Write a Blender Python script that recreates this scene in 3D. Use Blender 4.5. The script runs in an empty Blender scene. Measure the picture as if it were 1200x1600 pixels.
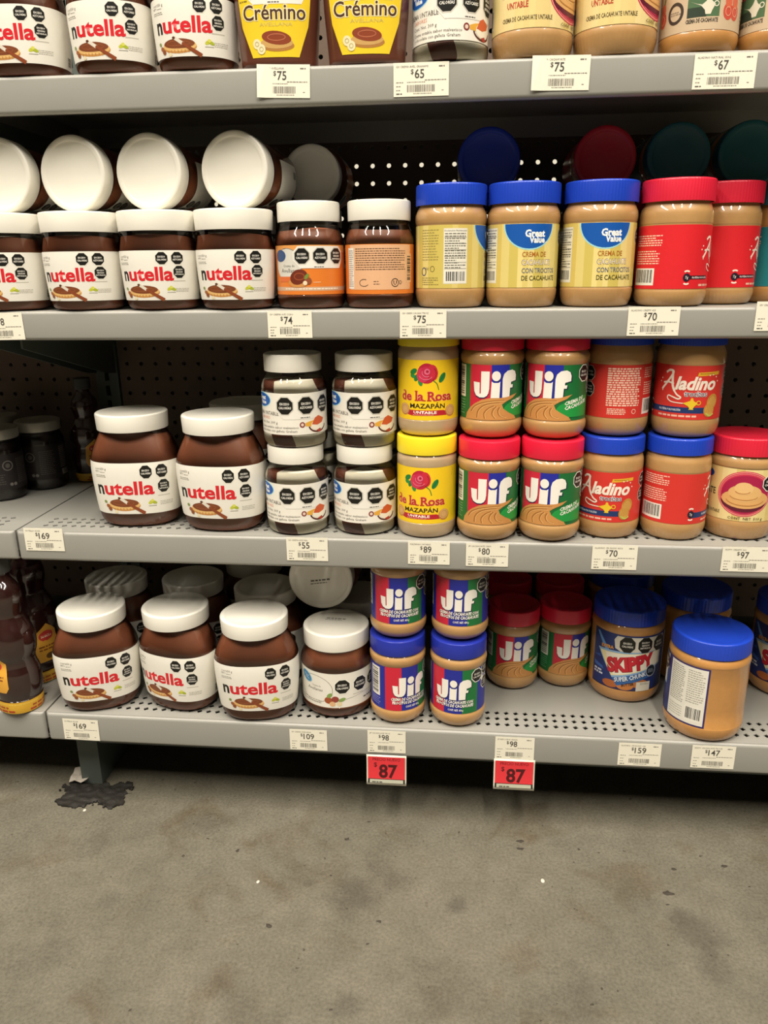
import bpy, bmesh, math, random
from mathutils import Vector, Matrix
from mathutils.geometry import tessellate_polygon
random.seed(7)
S = bpy.context.scene
COL = S.collection
PI = math.pi

# ------------------------------------------------------------------ camera
# world: x along the shelves (0 = left end of the main bay), y into the shelves (0 = price rail), z up (0 = floor)
RC = ((0.99539389, 0.09527564, -0.01065647), (0.01857546, -0.3007189, -0.9535319), (-0.09405297, 0.94894188, -0.30110355))
CAM = Vector((0.6085, -0.95, 0.792))
FPX = 1200.0
cd = bpy.data.cameras.new('camera'); cam = bpy.data.objects.new('camera', cd); COL.objects.link(cam)
cd.sensor_fit = 'VERTICAL'; cd.sensor_height = 24.0; cd.lens = 24.0*FPX/1600.0; cd.clip_start = 0.02; cd.clip_end = 60
rx, ry, rz = Vector(RC[0]), -Vector(RC[1]), -Vector(RC[2])
m = Matrix((rx, ry, rz)).transposed().to_4x4(); m.translation = CAM
cam.matrix_world = m
S.camera = cam
def ray(px, py):
    c = ((px-600)/FPX, (py-800)/FPX, 1.0)
    return Vector(tuple(sum(RC[k][i]*c[k] for k in range(3)) for i in range(3)))
def onZ(px, py, z):
    d = ray(px, py); return CAM + d*((z-CAM.z)/d.z)
def onY(px, py, y):
    d = ray(px, py); return CAM + d*((y-CAM.y)/d.y)

# ------------------------------------------------------------------ world, lamps, exposure
S.view_settings.view_transform = 'Standard'
try: S.view_settings.look = 'None'
except Exception: pass
S.view_settings.gamma = 1.0
S.view_settings.use_curve_mapping = False
S.view_settings.exposure = 0.15
W = bpy.data.worlds.new('store_air'); S.world = W; W.use_nodes = True
bg = W.node_tree.nodes['Background']; bg.inputs[0].default_value = (1.0, 0.93, 0.80, 1); bg.inputs[1].default_value = 0.008
def strip(name, x, y, z, sx, sy, watts, col=(1.0, 0.925, 0.80)):
    l = bpy.data.lights.new(name, 'AREA'); l.shape = 'RECTANGLE'; l.size = sx; l.size_y = sy; l.energy = watts; l.color = col
    o = bpy.data.objects.new(name, l); COL.objects.link(o); o.location = (x, y, z); return o
# rows of ceiling tubes over this aisle, running across it, and over the neighbouring aisle
for nm, lx in zip(('first', 'second', 'third', 'fourth'), (-2.3, -0.55, 1.05, 2.8)):
    strip(nm + '_aisle_ceiling_tube_offscreen', lx, -1.85, 4.0, 0.16, 2.7, 135)
for nm, lx in zip(('first', 'second'), (-0.6, 1.4)):
    strip(nm + '_next_aisle_ceiling_tube_offscreen', lx, 1.35, 4.0, 0.16, 1.0, 45)

# ------------------------------------------------------------------ helpers
def lin(h):
    h = h.lstrip('#'); out = []
    for i in (0, 2, 4):
        c = int(h[i:i+2], 16)/255.0
        out.append(c/12.92 if c <= 0.04045 else ((c+0.055)/1.055)**2.4)
    return (*out, 1.0)
MATS = {}
def base(name):
    mt = bpy.data.materials.new(name); mt.use_nodes = True
    nt = mt.node_tree; return mt, nt, nt.nodes['Principled BSDF']
def pmat(name, hexcol, rough=0.45, coat=0.0, metal=0.0, var=0.06, scale=60.0, bump=0.0, bscale=200.0, spec=0.5, sss=0.0):
    """principled surface with a little procedural mottling (and bump)"""
    if name in MATS: return MATS[name]
    mt, nt, p = base(name); c = lin(hexcol)
    tc = nt.nodes.new('ShaderNodeTexCoord')
    nz = nt.nodes.new('ShaderNodeTexNoise'); nz.inputs['Scale'].default_value = scale; nz.inputs['Detail'].default_value = 3
    nt.links.new(tc.outputs['Object'], nz.inputs['Vector'])
    mx = nt.nodes.new('ShaderNodeMix'); mx.data_type = 'RGBA'
    mx.inputs[6].default_value = (*[v*(1-var) for v in c[:3]], 1); mx.inputs[7].default_value = (*[min(1, v*(1+var)) for v in c[:3]], 1)
    nt.links.new(nz.outputs['Fac'], mx.inputs[0]); nt.links.new(mx.outputs[2], p.inputs['Base Color'])
    p.inputs['Roughness'].default_value = rough; p.inputs['Metallic'].default_value = metal
    p.inputs['Coat Weight'].default_value = coat; p.inputs['Coat Roughness'].default_value = 0.04
    p.inputs['Specular IOR Level'].default_value = spec
    if sss: p.inputs['Subsurface Weight'].default_value = sss; p.inputs['Subsurface Radius'].default_value = (0.006, 0.004, 0.003)
    if bump:
        n2 = nt.nodes.new('ShaderNodeTexNoise'); n2.inputs['Scale'].default_value = bscale
        nt.links.new(tc.outputs['Object'], n2.inputs['Vector'])
        b = nt.nodes.new('ShaderNodeBump'); b.inputs['Strength'].default_value = bump; b.inputs['Distance'].default_value = 0.002
        nt.links.new(n2.outputs['Fac'], b.inputs['Height']); nt.links.new(b.outputs[0], p.inputs['Normal'])
    MATS[name] = mt; return mt
def ink(hexcol):
    return pmat('print_' + hexcol.lstrip('#'), hexcol, 0.38, var=0.03, scale=150)
def glassmat(name, tint=(0.96, 0.97, 0.95), rough=0.03):
    if name in MATS: return MATS[name]
    mt = bpy.data.materials.new(name); mt.use_nodes = True; nt = mt.node_tree; nt.nodes.clear()
    o = nt.nodes.new('ShaderNodeOutputMaterial'); t = nt.nodes.new('ShaderNodeBsdfTransparent'); g = nt.nodes.new('ShaderNodeBsdfGlossy')
    t.inputs[0].default_value = (*tint, 1); g.inputs['Roughness'].default_value = rough
    f = nt.nodes.new('ShaderNodeFresnel'); f.inputs[0].default_value = 1.5
    mx = nt.nodes.new('ShaderNodeMixShader')
    nt.links.new(f.outputs[0], mx.inputs[0]); nt.links.new(t.outputs[0], mx.inputs[1]); nt.links.new(g.outputs[0], mx.inputs[2]); nt.links.new(mx.outputs[0], o.inputs[0])
    MATS[name] = mt; return mt

def link(o, parent=None):
    COL.objects.link(o)
    if parent is not None: o.parent = parent
    return o
def mesh_from(name, V, F, mats, midx=None, smooth=True):
    me = bpy.data.meshes.new(name); me.from_pydata([tuple(v) for v in V], [], F)
    for mm in (mats if isinstance(mats, (list, tuple)) else [mats]): me.materials.append(mm)
    if midx: me.polygons.foreach_set('material_index', midx)
    me.polygons.foreach_set('use_smooth', [smooth]*len(me.polygons)); me.update(); return me
def obj(name, me, parent=None):
    return link(bpy.data.objects.new(name, me), parent)
def tag(o, label, cat, group=None, kind=None):
    o['label'] = label
    if cat: o['category'] = cat
    if group: o['group'] = group
    if kind: o['kind'] = kind
    return o
def empty(name, loc, rot=(0, 0, 0)):
    o = bpy.data.objects.new(name, None); o.empty_display_size = 0.02; link(o); o.location = loc; o.rotation_euler = rot; return o
class MB:
    def __init__(s): s.V = []; s.F = []
    def add(s, V, F):
        n = len(s.V); s.V += [tuple(v) for v in V]; s.F += [tuple(i+n for i in f) for f in F]; return s
    def box(s, x0, x1, y0, y1, z0, z1):
        return s.add([(x0,y0,z0),(x1,y0,z0),(x1,y1,z0),(x0,y1,z0),(x0,y0,z1),(x1,y0,z1),(x1,y1,z1),(x0,y1,z1)],
                     [(0,3,2,1),(4,5,6,7),(0,1,5,4),(1,2,6,5),(2,3,7,6),(3,0,4,7)])
    def prism_x(s, prof, x0, x1):
        """closed (y,z) outline extruded along x"""
        n = len(prof); V = [(x0, *p) for p in prof] + [(x1, *p) for p in prof]
        F = [(i, (i+1) % n, n+(i+1) % n, n+i) for i in range(n)] + [tuple(range(n-1, -1, -1)), tuple(range(n, 2*n))]
        return s.add(V, F)
    def mesh(s, name, mat, smooth=False): return mesh_from(name, s.V, s.F, mat, smooth=smooth)
def bevel(me, w=0.0006, seg=1):
    bm = bmesh.new(); bm.from_mesh(me)
    bmesh.ops.bevel(bm, geom=[e for e in bm.edges if len(e.link_faces) == 2 and e.calc_face_angle(0) > 0.5], offset=w, segments=seg, affect='EDGES', clamp_overlap=True)
    bm.to_mesh(me); bm.free(); return me

# cross-section of a jar: superellipse sampled evenly by arc length, starting at the front (-y)
class Section:
    def __init__(s, a, b, n=2.0):
        s.a, s.b = a, b; N = 720; P = []
        for i in range(N+1):
            t = 2*PI*i/N; st, ct = math.sin(t), math.cos(t)
            P.append((a*math.copysign(abs(st)**(2/n), st), -b*math.copysign(abs(ct)**(2/n), ct)))
        L = [0.0]
        for i in range(N): L.append(L[-1] + math.hypot(P[i+1][0]-P[i][0], P[i+1][1]-P[i][1]))
        s.P, s.L, s.len, s.N = P, L, L[-1], N
    def at(s, u):
        """point and outward normal at arc length u (same unit as a, b) from the front"""
        u = u % s.len; lo, hi = 0, s.N
        while hi-lo > 1:
            mid = (lo+hi)//2
            if s.L[mid] <= u: lo = mid
            else: hi = mid
        f = (u-s.L[lo])/max(1e-9, s.L[lo+1]-s.L[lo]); p, q = s.P[lo], s.P[lo+1]
        a, b = s.P[(lo-3) % s.N], s.P[(lo+4) % s.N]
        tx, ty = b[0]-a[0], b[1]-a[1]; l = math.hypot(tx, ty)
        return (p[0]+(q[0]-p[0])*f, p[1]+(q[1]-p[1])*f), (ty/l, -tx/l)
def interp(prof, z):
    if z <= prof[0][0]: return prof[0][1]
    for (z0, r0), (z1, r1) in zip(prof, prof[1:]):
        if z <= z1: return r0 + (r1-r0)*(z-z0)/max(1e-9, z1-z0)
    return prof[-1][1]
def smoothprof(prof, k=4):
    """Catmull-Rom through the (z, r) points; a point given twice stays a corner"""
    out = [prof[0]]; n = len(prof)
    for i in range(n-1):
        p1, p2 = prof[i], prof[i+1]
        if p1 == p2: continue
        p0 = prof[i-1] if i > 0 else p1; p3 = prof[i+2] if i+2 < n else p2
        for j in range(1, k+1):
            t = j/k; out.append(tuple(0.5*((2*p1[d]) + (-p0[d]+p2[d])*t + (2*p0[d]-5*p1[d]+4*p2[d]-p3[d])*t*t + (-p0[d]+3*p1[d]-3*p2[d]+p3[d])*t**3) for d in (0, 1)))
    return out
MM = 0.001
def restack(prof, anchors):
    """move the heights of a profile so that each anchor height lands on its new value"""
    return [(interp(anchors, z), r) for z, r in prof]
def lathe(sec, prof, nseg=64, inset=0.0, cap0=True, cap1=True, wave=None, ribs=None):
    """rings of the section scaled by r/sec.a; prof in mm; returns V, F in metres"""
    V, F = [], []; base_pts = [sec.at(sec.len*i/nseg) for i in range(nseg)]
    for k, (z, r) in enumerate(prof):
        sc = r/sec.a
        for i, ((x, y), (nx, ny)) in enumerate(base_pts):
            d = -inset
            if ribs and ribs[0] <= z <= ribs[1] and i % 3 == 0: d -= ribs[2]
            zz = z + (wave(k, i/nseg*2*PI) if wave else 0)
            V.append(((x*sc+nx*d)*MM, (y*sc+ny*d)*MM, zz*MM))
    m_ = len(prof)
    for k in range(m_-1):
        for i in range(nseg):
            j = (i+1) % nseg; F.append((k*nseg+i, k*nseg+j, (k+1)*nseg+j, (k+1)*nseg+i))
    if cap0: F.append(tuple(range(nseg-1, -1, -1)))
    if cap1: F.append(tuple(range((m_-1)*nseg, m_*nseg)))
    return V, F

# ------------------------------------------------------------------ printed artwork (flat layers, later wrapped on the jar); millimetres
TXT = {}
def textmesh(s, bold, shear, res):
    k = (s, bold, shear, res)
    if k not in TXT:
        cu = bpy.data.curves.new('lettering', 'FONT'); cu.body = s; cu.size = 1; cu.offset = bold; cu.shear = shear; cu.resolution_u = res
        ob = bpy.data.objects.new('lettering', cu); me = bpy.data.meshes.new_from_object(ob)
        TXT[k] = ([(v.co.x, v.co.y) for v in me.vertices], [tuple(p.vertices) for p in me.polygons])
        bpy.data.objects.remove(ob); bpy.data.curves.remove(cu); bpy.data.meshes.remove(me)
    return TXT[k]
class Art:
    def __init__(s): s.items = []; s.vm = None; s.um = 1.0
    def raw(s, V, F, col, l): s.items.append((V, F, col, l))
    def rect(s, x0, y0, x1, y1, col, l=0): s.raw([(x0,y0),(x1,y0),(x1,y1),(x0,y1)], [(0,1,2,3)], col, l)
    def poly(s, pts, col, l=1):
        tri = tessellate_polygon([[Vector((p[0], p[1], 0)) for p in pts]])
        F = []
        for t in tri:
            a, b, c = (pts[i] for i in t)
            F.append(tuple(t) if (b[0]-a[0])*(c[1]-a[1])-(b[1]-a[1])*(c[0]-a[0]) > 0 else tuple(reversed(t)))
        s.raw([tuple(p) for p in pts], F, col, l)
    def ell(s, cx, cy, rx, ry, col, l=1, rot=0, n=24, a0=0, a1=360):
        c, sn = math.cos(math.radians(rot)), math.sin(math.radians(rot)); pts = []
        full = a1-a0 >= 360
        for i in range(n if full else n+1):
            t = math.radians(a0 + (a1-a0)*i/n); x, y = rx*math.cos(t), ry*math.sin(t); pts.append((cx+x*c-y*sn, cy+x*sn+y*c))
        s.raw(pts, [tuple(range(len(pts)))], col, l)
    def ring(s, cx, cy, rx, ry, w, col, l=1, n=28, a0=0, a1=360, rot=0):
        c, sn = math.cos(math.radians(rot)), math.sin(math.radians(rot)); V = []
        for i in range(n+1):
            t = math.radians(a0+(a1-a0)*i/n)
            for k in (0, -w):
                x, y = (rx+k)*math.cos(t), (ry+k)*math.sin(t); V.append((cx+x*c-y*sn, cy+x*sn+y*c))
        s.raw(V, [(2*i, 2*i+2, 2*i+3, 2*i+1) for i in range(n)], col, l)
    def stroke(s, pts, w, col, l=1, smooth=True, taper=None):
        if smooth and len(pts) > 2: pts = smoothprof([tuple(p) for p in pts], 5)
        V = []; n = len(pts)
        for i in range(n):
            a, b = pts[max(0, i-1)], pts[min(n-1, i+1)]; dx, dy = b[0]-a[0], b[1]-a[1]; L = math.hypot(dx, dy) or 1
            ww = w/2 if not taper else 0.5*(w + (taper-w)*i/(n-1))
            V += [(pts[i][0]-dy/L*ww, pts[i][1]+dx/L*ww), (pts[i][0]+dy/L*ww, pts[i][1]-dx/L*ww)]
        s.raw(V, [(2*i, 2*i+1, 2*i+3, 2*i+2) for i in range(n-1)], col, l)
    def text(s, t, x, y, h, col, l=3, w=None, align='c', bold=0.0, shear=0.0, rot=0.0, res=2, sy=1.0):
        V, F = textmesh(t, bold, shear, res)
        if not V: return
        k = h/0.69; x0 = min(v[0] for v in V); x1 = max(v[0] for v in V); kx = (w/(x1-x0)) if w else k
        off = {'c': (x0+x1)/2, 'l': x0, 'r': x1}[align]; c, sn = math.cos(math.radians(rot)), math.sin(math.radians(rot))
        Q = []
        for vx, vy in V:
            a, b = (vx-off)*kx, vy*k*sy; Q.append((x+a*c-b*sn, y+a*sn+b*c))
        s.raw(Q, F, col, l)
    def lines(s, x0, y0, x1, y1, n, col, l=3, h=None, seed=1, ragged=0.25):
        """lines of print too small to read"""
        rr = random.Random(seed); step = (y1-y0)/n; h = h or step*0.45
        for i in range(n):
            y = y1-step*(i+0.5); x = x0; end = x1-(rr.random()*ragged*(x1-x0) if rr.random() < 0.4 else 0)
            while x < end-0.4:
                wd = min(end-x, rr.uniform(1.2, 4.0)*max(0.6, h)); s.rect(x, y-h/2, x+wd, y+h/2, col, l); x += wd+0.55*h+0.2
    def barcode(s, x0, y0, x1, y1, l=2, seed=3, horiz=False, paper='#e8e4d8', dark='#2a2826'):
        s.rect(x0, y0, x1, y1, paper, l); rr = random.Random(seed); m_ = 0.08
        a0, a1 = (y0, y1) if horiz else (x0, x1); p = a0+(a1-a0)*m_
        while p < a1-(a1-a0)*m_:
            wd = rr.choice((0.4, 0.4, 0.8, 1.2))*(a1-a0)/26
            if horiz: s.rect(x0+(x1-x0)*0.08, p, x1-(x1-x0)*0.16, p+wd, dark, l+1)
            else: s.rect(p, y0+(y1-y0)*0.16, p+wd, y1-(y1-y0)*0.08, dark, l+1)
            p += wd+rr.choice((0.4, 0.6, 1.0))*(a1-a0)/26
    def octa(s, cx, cy, r, words, l=2, border='#e6e2d6', bw=0.09, sx=1.0):
        def pg(rr): return [(cx+sx*rr*math.cos(PI/8+i*PI/4), cy+rr*math.sin(PI/8+i*PI/4)) for i in range(8)]
        if border: s.poly(pg(r*(1+bw)), border, l)
        s.poly(pg(r), '#14130f', l+1)
        n = len(words); hh = r*0.25 if n == 2 else r*0.21
        for i, wd in enumerate(words):
            s.text(wd, cx, cy+((n-1)/2-i)*hh*1.75-hh/2, hh, '#eeeae0', l+2, w=sx*r*(1.15 if len(wd) < 8 else 1.5), bold=0.02, res=1)
    def mesh(s, name, sec, prof, cu=4.0, cv=None, off=0.3, dz=0.07):
        cols = []; bm = bmesh.new(); lay = bm.verts.layers.float.new('lay')
        for V, F, col, l in s.items:
            if col not in cols: cols.append(col)
            mi = cols.index(col); vs = []
            for v in V:
                q = bm.verts.new((v[0]*s.um, v[1] if not s.vm else s.vm[2]+(v[1]-s.vm[0])*(s.vm[3]-s.vm[2])/(s.vm[1]-s.vm[0]), 0)); q[lay] = l; vs.append(q)
            for f in F:
                try:
                    fc = bm.faces.new([vs[i] for i in f]); fc.material_index = mi
                except ValueError: pass
        us = [v.co.x for v in bm.verts]; vv = [v.co.y for v in bm.verts]
        k = math.floor(min(us)/cu)+1
        while k*cu < max(us):
            bmesh.ops.bisect_plane(bm, geom=bm.verts[:]+bm.edges[:]+bm.faces[:], plane_co=(k*cu, 0, 0), plane_no=(1, 0, 0), dist=1e-5); k += 1
        if cv:
            k = math.floor(min(vv)/cv)+1
            while k*cv < max(vv):
                bmesh.ops.bisect_plane(bm, geom=bm.verts[:]+bm.edges[:]+bm.faces[:], plane_co=(0, k*cv, 0), plane_no=(0, 1, 0), dist=1e-5); k += 1
        for v in bm.verts:
            u, z, l = v.co.x, v.co.y, v[lay]
            if sec is None:
                v.co = (u*MM, -(off+l*dz)*MM, z*MM)
            else:
                (x, y), (nx, ny) = sec.at(u); sc = interp(prof, z)/sec.a; d = off+l*dz
                v.co = ((x*sc+nx*d)*MM, (y*sc+ny*d)*MM, z*MM)
        me = bpy.data.meshes.new(name); bm.to_mesh(me); bm.free()
        for c in cols: me.materials.append(ink(c))
        me.polygons.foreach_set('use_smooth', [sec is not None]*len(me.polygons)); me.update(); return me
# ------------------------------------------------------------------ the place: floor, far wall, gondola
PAINT = pmat('shelf_paint', '#95938c', 0.36, var=0.04, scale=14, bump=0.05, bscale=60)
DPAINT = pmat('upright_paint', '#4c534e', 0.45, var=0.08, scale=20)
PEG = pmat('pegboard_brown', '#5b4a3d', 0.7, var=0.12, scale=30, bump=0.08, bscale=300)
DARKM = pmat('base_steel', '#4c534e', 0.55, var=0.15, scale=25)
FX0, FX1, FY0, FY1 = -5.0, 6.0, -6.0, 5.0

def floor_material():
    mt, nt, p = base('concrete_floor'); N, L = nt.nodes, nt.links
    tc = N.new('ShaderNodeTexCoord')
    def noise(sc, det=5, rough=0.6, dist=0.0):
        n = N.new('ShaderNodeTexNoise'); n.inputs['Scale'].default_value = sc; n.inputs['Detail'].default_value = det
        n.inputs['Roughness'].default_value = rough; n.inputs['Distortion'].default_value = dist
        L.new(tc.outputs['Object'], n.inputs['Vector']); return n
    def ramp(src, stops):
        r = N.new('ShaderNodeValToRGB'); L.new(src, r.inputs[0]); e = r.color_ramp.elements
        e[0].position, e[0].color = stops[0]; e[1].position, e[1].color = stops[1]
        for pos, c in stops[2:]:
            q = e.new(pos); q.color = c
        return r
    def mix(fac, a, b, mode='MIX', f=None):
        x = N.new('ShaderNodeMix'); x.data_type = 'RGBA'; x.blend_type = mode
        if fac is not None: L.new(fac, x.inputs[0])
        else: x.inputs[0].default_value = f
        for s_, i in ((a, 6), (b, 7)):
            if isinstance(s_, tuple): x.inputs[i].default_value = s_
            else: L.new(s_, x.inputs[i])
        return x.outputs[2]
    big = noise(4.5, 6, 0.62, 0.4); mid = noise(22, 6, 0.65); fine = noise(260, 4, 0.7)
    c = ramp(big.outputs['Fac'], [(0.30, lin('#767265')), (0.72, lin('#868175'))]).outputs[0]
    c = mix(None, c, ramp(mid.outputs['Fac'], [(0.32, lin('#a39d8d')), (0.66, lin('#d8d5cc'))]).outputs[0], 'MULTIPLY', 0.55)
    c = mix(None, c, ramp(fine.outputs['Fac'], [(0.30, lin('#9a9486')), (0.62, lin('#ffffff'))]).outputs[0], 'MULTIPLY', 0.6)
    # worn brown and grey stains with their own shapes
    for (px, py, r, col, amt) in ((560, 1395, 0.050, '#6a5c48', 0.75), (600, 1370, 0.035, '#6a5c48', 0.6), (715, 1415, 0.018, '#5d594c', 0.8),
                                  (1085, 1460, 0.040, '#66624f', 0.7), (1110, 1510, 0.030, '#66624f', 0.6), (1065, 1430, 0.02, '#66624f', 0.5),
                                  (485, 1380, 0.014, '#67624f', 0.7), (690, 1545, 0.05, '#7d6a52', 0.6), (380, 1575, 0.05, '#7d6f58', 0.5), (900, 1560, 0.045, '#6f6b58', 0.5),
                                  (60, 1500, 0.05, '#76705e', 0.5), (180, 1405, 0.022, '#6c6757', 0.6), (155, 1315, 0.04, '#787261', 0.5), (330, 1285, 0.035, '#7b7563', 0.6), (545, 1570, 0.02, '#5d5140', 0.6)):
        q = onZ(px, py, 0.0); d = N.new('ShaderNodeVectorMath'); d.operation = 'DISTANCE'
        L.new(tc.outputs['Object'], d.inputs[0]); d.inputs[1].default_value = tuple(q)
        a = N.new('ShaderNodeMath'); a.operation = 'MULTIPLY_ADD'; L.new(mid.outputs['Fac'], a.inputs[0]); a.inputs[1].default_value = r*1.6; L.new(d.outputs['Value'], a.inputs[2])
        mr = N.new('ShaderNodeMapRange'); mr.interpolation_type = 'SMOOTHSTEP'; L.new(a.outputs[0], mr.inputs[0])
        mr.inputs[1].default_value = r*0.9; mr.inputs[2].default_value = r*2.0; mr.inputs[3].default_value = amt*0.55; mr.inputs[4].default_value = 0.0
        c = mix(mr.outputs[0], c, mix(None, c, lin(col), 'MULTIPLY', 0.8))
    # rust-brown bloom and dark pits
    rb = ramp(noise(7.5, 5, 0.6, 1.0).outputs['Fac'], [(0.56, (0, 0, 0, 1)), (0.74, (1, 1, 1, 1))])
    c = mix(rb.outputs[0], c, mix(None, c, lin('#c4ab8a'), 'MULTIPLY', 0.6))
    pit = ramp(noise(85, 2, 0.5).outputs['Fac'], [(0.71, (0, 0, 0, 1)), (0.75, (1, 1, 1, 1))])
    c = mix(pit.outputs[0], c, mix(None, c, lin('#857f70'), 'MULTIPLY', 0.8))
    L.new(c, p.inputs['Base Color']); p.inputs['Roughness'].default_value = 0.62
    b = N.new('ShaderNodeBump'); b.inputs['Strength'].default_value = 0.25; b.inputs['Distance'].default_value = 0.001
    L.new(fine.outputs['Fac'], b.inputs['Height']); L.new(b.outputs[0], p.inputs['Normal']); return mt
fl = obj('floor', MB().box(FX0, FX1, FY0, FY1, -0.05, 0).mesh('floor', floor_material())); fl['kind'] = 'structure'
wl = obj('wall_back', MB().box(FX0, FX1, 2.6, 2.7, 0, 4.6).mesh('wall_back', pmat('far_wall_paint', '#d9d5c8', 0.7, var=0.05, scale=3))); wl['kind'] = 'structure'
wl = obj('wall_front', MB().box(FX0, FX1, -5.7, -5.6, 0, 4.6).mesh('wall_front', pmat('aisle_wall_paint', '#4a4740', 0.75, var=0.08, scale=3))); wl['kind'] = 'structure'

ZS = {1: 1.009, 2: 0.7465, 3: 0.452, 4: 0.165}
BX = 1.22
BACK = 0.345

def slotted_deck(x0, x1, z, rows_y, xoff, th=0.0014, y0=0.005, y1=0.338):
    """sheet with rows of real diamond slots near the front edge"""
    mb = MB(); pitch = 0.0138; hw, hd = 0.0043, 0.0046
    if rows_y:
        ry = 0.015; ya = rows_y[0]-ry/2; yb = rows_y[-1]+ry/2
        n = int((x1-x0-2*xoff)/pitch); xa = x0+xoff; xb = xa+n*pitch
        mb.box(x0, x1, y0, ya, z-th, z); mb.box(x0, x1, yb, y1, z-th, z); mb.box(x0, xa, ya, yb, z-th, z); mb.box(xb, x1, ya, yb, z-th, z)
        for yc in rows_y:
            for i in range(n):
                cx = xa+(i+0.5)*pitch; c = [(cx-pitch/2, yc-ry/2), (cx+pitch/2, yc-ry/2), (cx+pitch/2, yc+ry/2), (cx-pitch/2, yc+ry/2)]
                d = [(cx-0.0012, yc-hd), (cx+hw, yc-0.0012), (cx+0.0012, yc+hd), (cx-hw, yc+0.0012)]
                V = [(*q, z) for q in c] + [(*q, z) for q in d] + [(*q, z-th) for q in d]
                F = []
                for k in range(4):
                    k2 = (k+1) % 4; F += [(k, k2, 4+k), (k2, 4+k2, 4+k), (4+k, 4+k2, 8+k2, 8+k)]
                mb.add(V, F)
    else: mb.box(x0, x1, y0, y1, z-th, z)
    mb.box(x0, x0+0.0015, y0, y1, z-0.03, z-th); mb.box(x1-0.0015, x1, y0, y1, z-0.03, z-th); mb.box(x0, x1, y1-0.0015, y1, z-0.03, z-th)
    return mb
def rail(x0, x1, z, h, r=0.0045, t=0.0016):
    """rounded C-shaped price rail along the front of a shelf, its ends turned in"""
    out = []
    for k in range(6):
        a = PI/2*k/5; out.append((0.0002+r-r*math.sin(a), z-r+r*math.cos(a)))
    for k in range(6):
        a = PI/2*k/5; out.append((0.0002+r-r*math.cos(a), z-h+r-r*math.sin(a)))
    out.append((0.0085, z-h)); inn = [(y+t*0.9, zz) for y, zz in out[::-1]]
    inn[0] = (0.0085, z-h+t); inn[-1] = (r+0.0002, z-t)
    inn = [(max(y, t), min(max(zz, z-h+t), z-t)) for y, zz in inn]; prof = out+inn; n = len(prof)
    rings = [(x0, 0.006), (x0+0.0012, 0.0030), (x0+0.003, 0.0010), (x0+0.006, 0), (x1-0.006, 0), (x1-0.003, 0.0010), (x1-0.0012, 0.0030), (x1, 0.006)]
    V = []; F = []
    for xx, ins in rings:
        V += [(xx, y+ins*(1-min(1, y/0.009)), zz) for y, zz in prof]
    for k in range(len(rings)-1):
        F += [(k*n+i, (k+1)*n+i, (k+1)*n+(i+1) % n, k*n+(i+1) % n) for i in range(n)]
    F += [tuple(range(n)), tuple(range((len(rings)-1)*n+n-1, (len(rings)-1)*n-1, -1))]
    return MB().add(V, F)
def shelf(name, label, x0, x1, z, h, rows, xoff, brackets=True):
    root = empty(name, ((x0+x1)/2, 0.17, z)); tag(root, label, 'shelf')
    def part(nm, mb, mat, smooth=False):
        o = obj(nm, mb.mesh(nm, mat, smooth), root); o.location = (-(x0+x1)/2, -0.17, -z); return o
    if not brackets: part('light_block_pan', MB().box(x0+0.002, x1-0.002, 0.014, 0.336, z-0.046, z-0.044), PAINT)  # added under the base deck, stops light falling through the slots to the floor
    part('deck', slotted_deck(x0, x1, z, rows, xoff), PAINT)
    o = part('price_rail', rail(x0, x1, z, h), PAINT, True)
    if brackets:
        for bx in (x0+0.014, x1-0.017):
            b = part('bracket', MB().prism_x([(0.336, z-0.0325), (0.336, z-0.12), (0.30, z-0.115), (0.06, z-0.052), (0.06, z-0.0325)][::-1], bx, bx+0.003), DPAINT)
    return root
R4 = [0.0245, 0.0395, 0.0545]; R3 = [0.030, 0.045, 0.060]
shelf('gondola_shelf', 'grey steel shelf holding the squeeze bottles, highest of the four', 0.0015, BX, ZS[1], 0.040, None, 0)
shelf('gondola_shelf', 'grey steel shelf carrying jars that lie on their sides', 0.0015, BX, ZS[2], 0.036, None, 0)
shelf('gondola_shelf', 'grey slotted steel shelf holding the yellow rose-labelled jars', 0.0015, BX, ZS[3], 0.042, R3, 0.022)
shelf('gondola_base_shelf', 'lowest grey slotted steel shelf just above the floor with red price tags', 0.0015, BX, ZS[4], 0.046, R4, 0.016, False)
shelf('gondola_shelf', 'highest grey shelf of the neighbouring bay, above the dark jam jars', -0.92, -0.0015, ZS[1], 0.040, None, 0)
shelf('gondola_shelf', 'middle grey shelf of the neighbouring bay, above the dark jam jars', -0.92, -0.0015, ZS[2], 0.036, None, 0)
shelf('gondola_shelf', 'grey slotted shelf of the neighbouring bay under the dark jam jars', -0.92, -0.0015, ZS[3], 0.042, R3, 0.022)
shelf('gondola_base_shelf', 'grey base shelf of the neighbouring bay under the dark syrup bottles', -0.92, -0.0015, ZS[4], 0.046, R4, 0.016, False)

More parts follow.
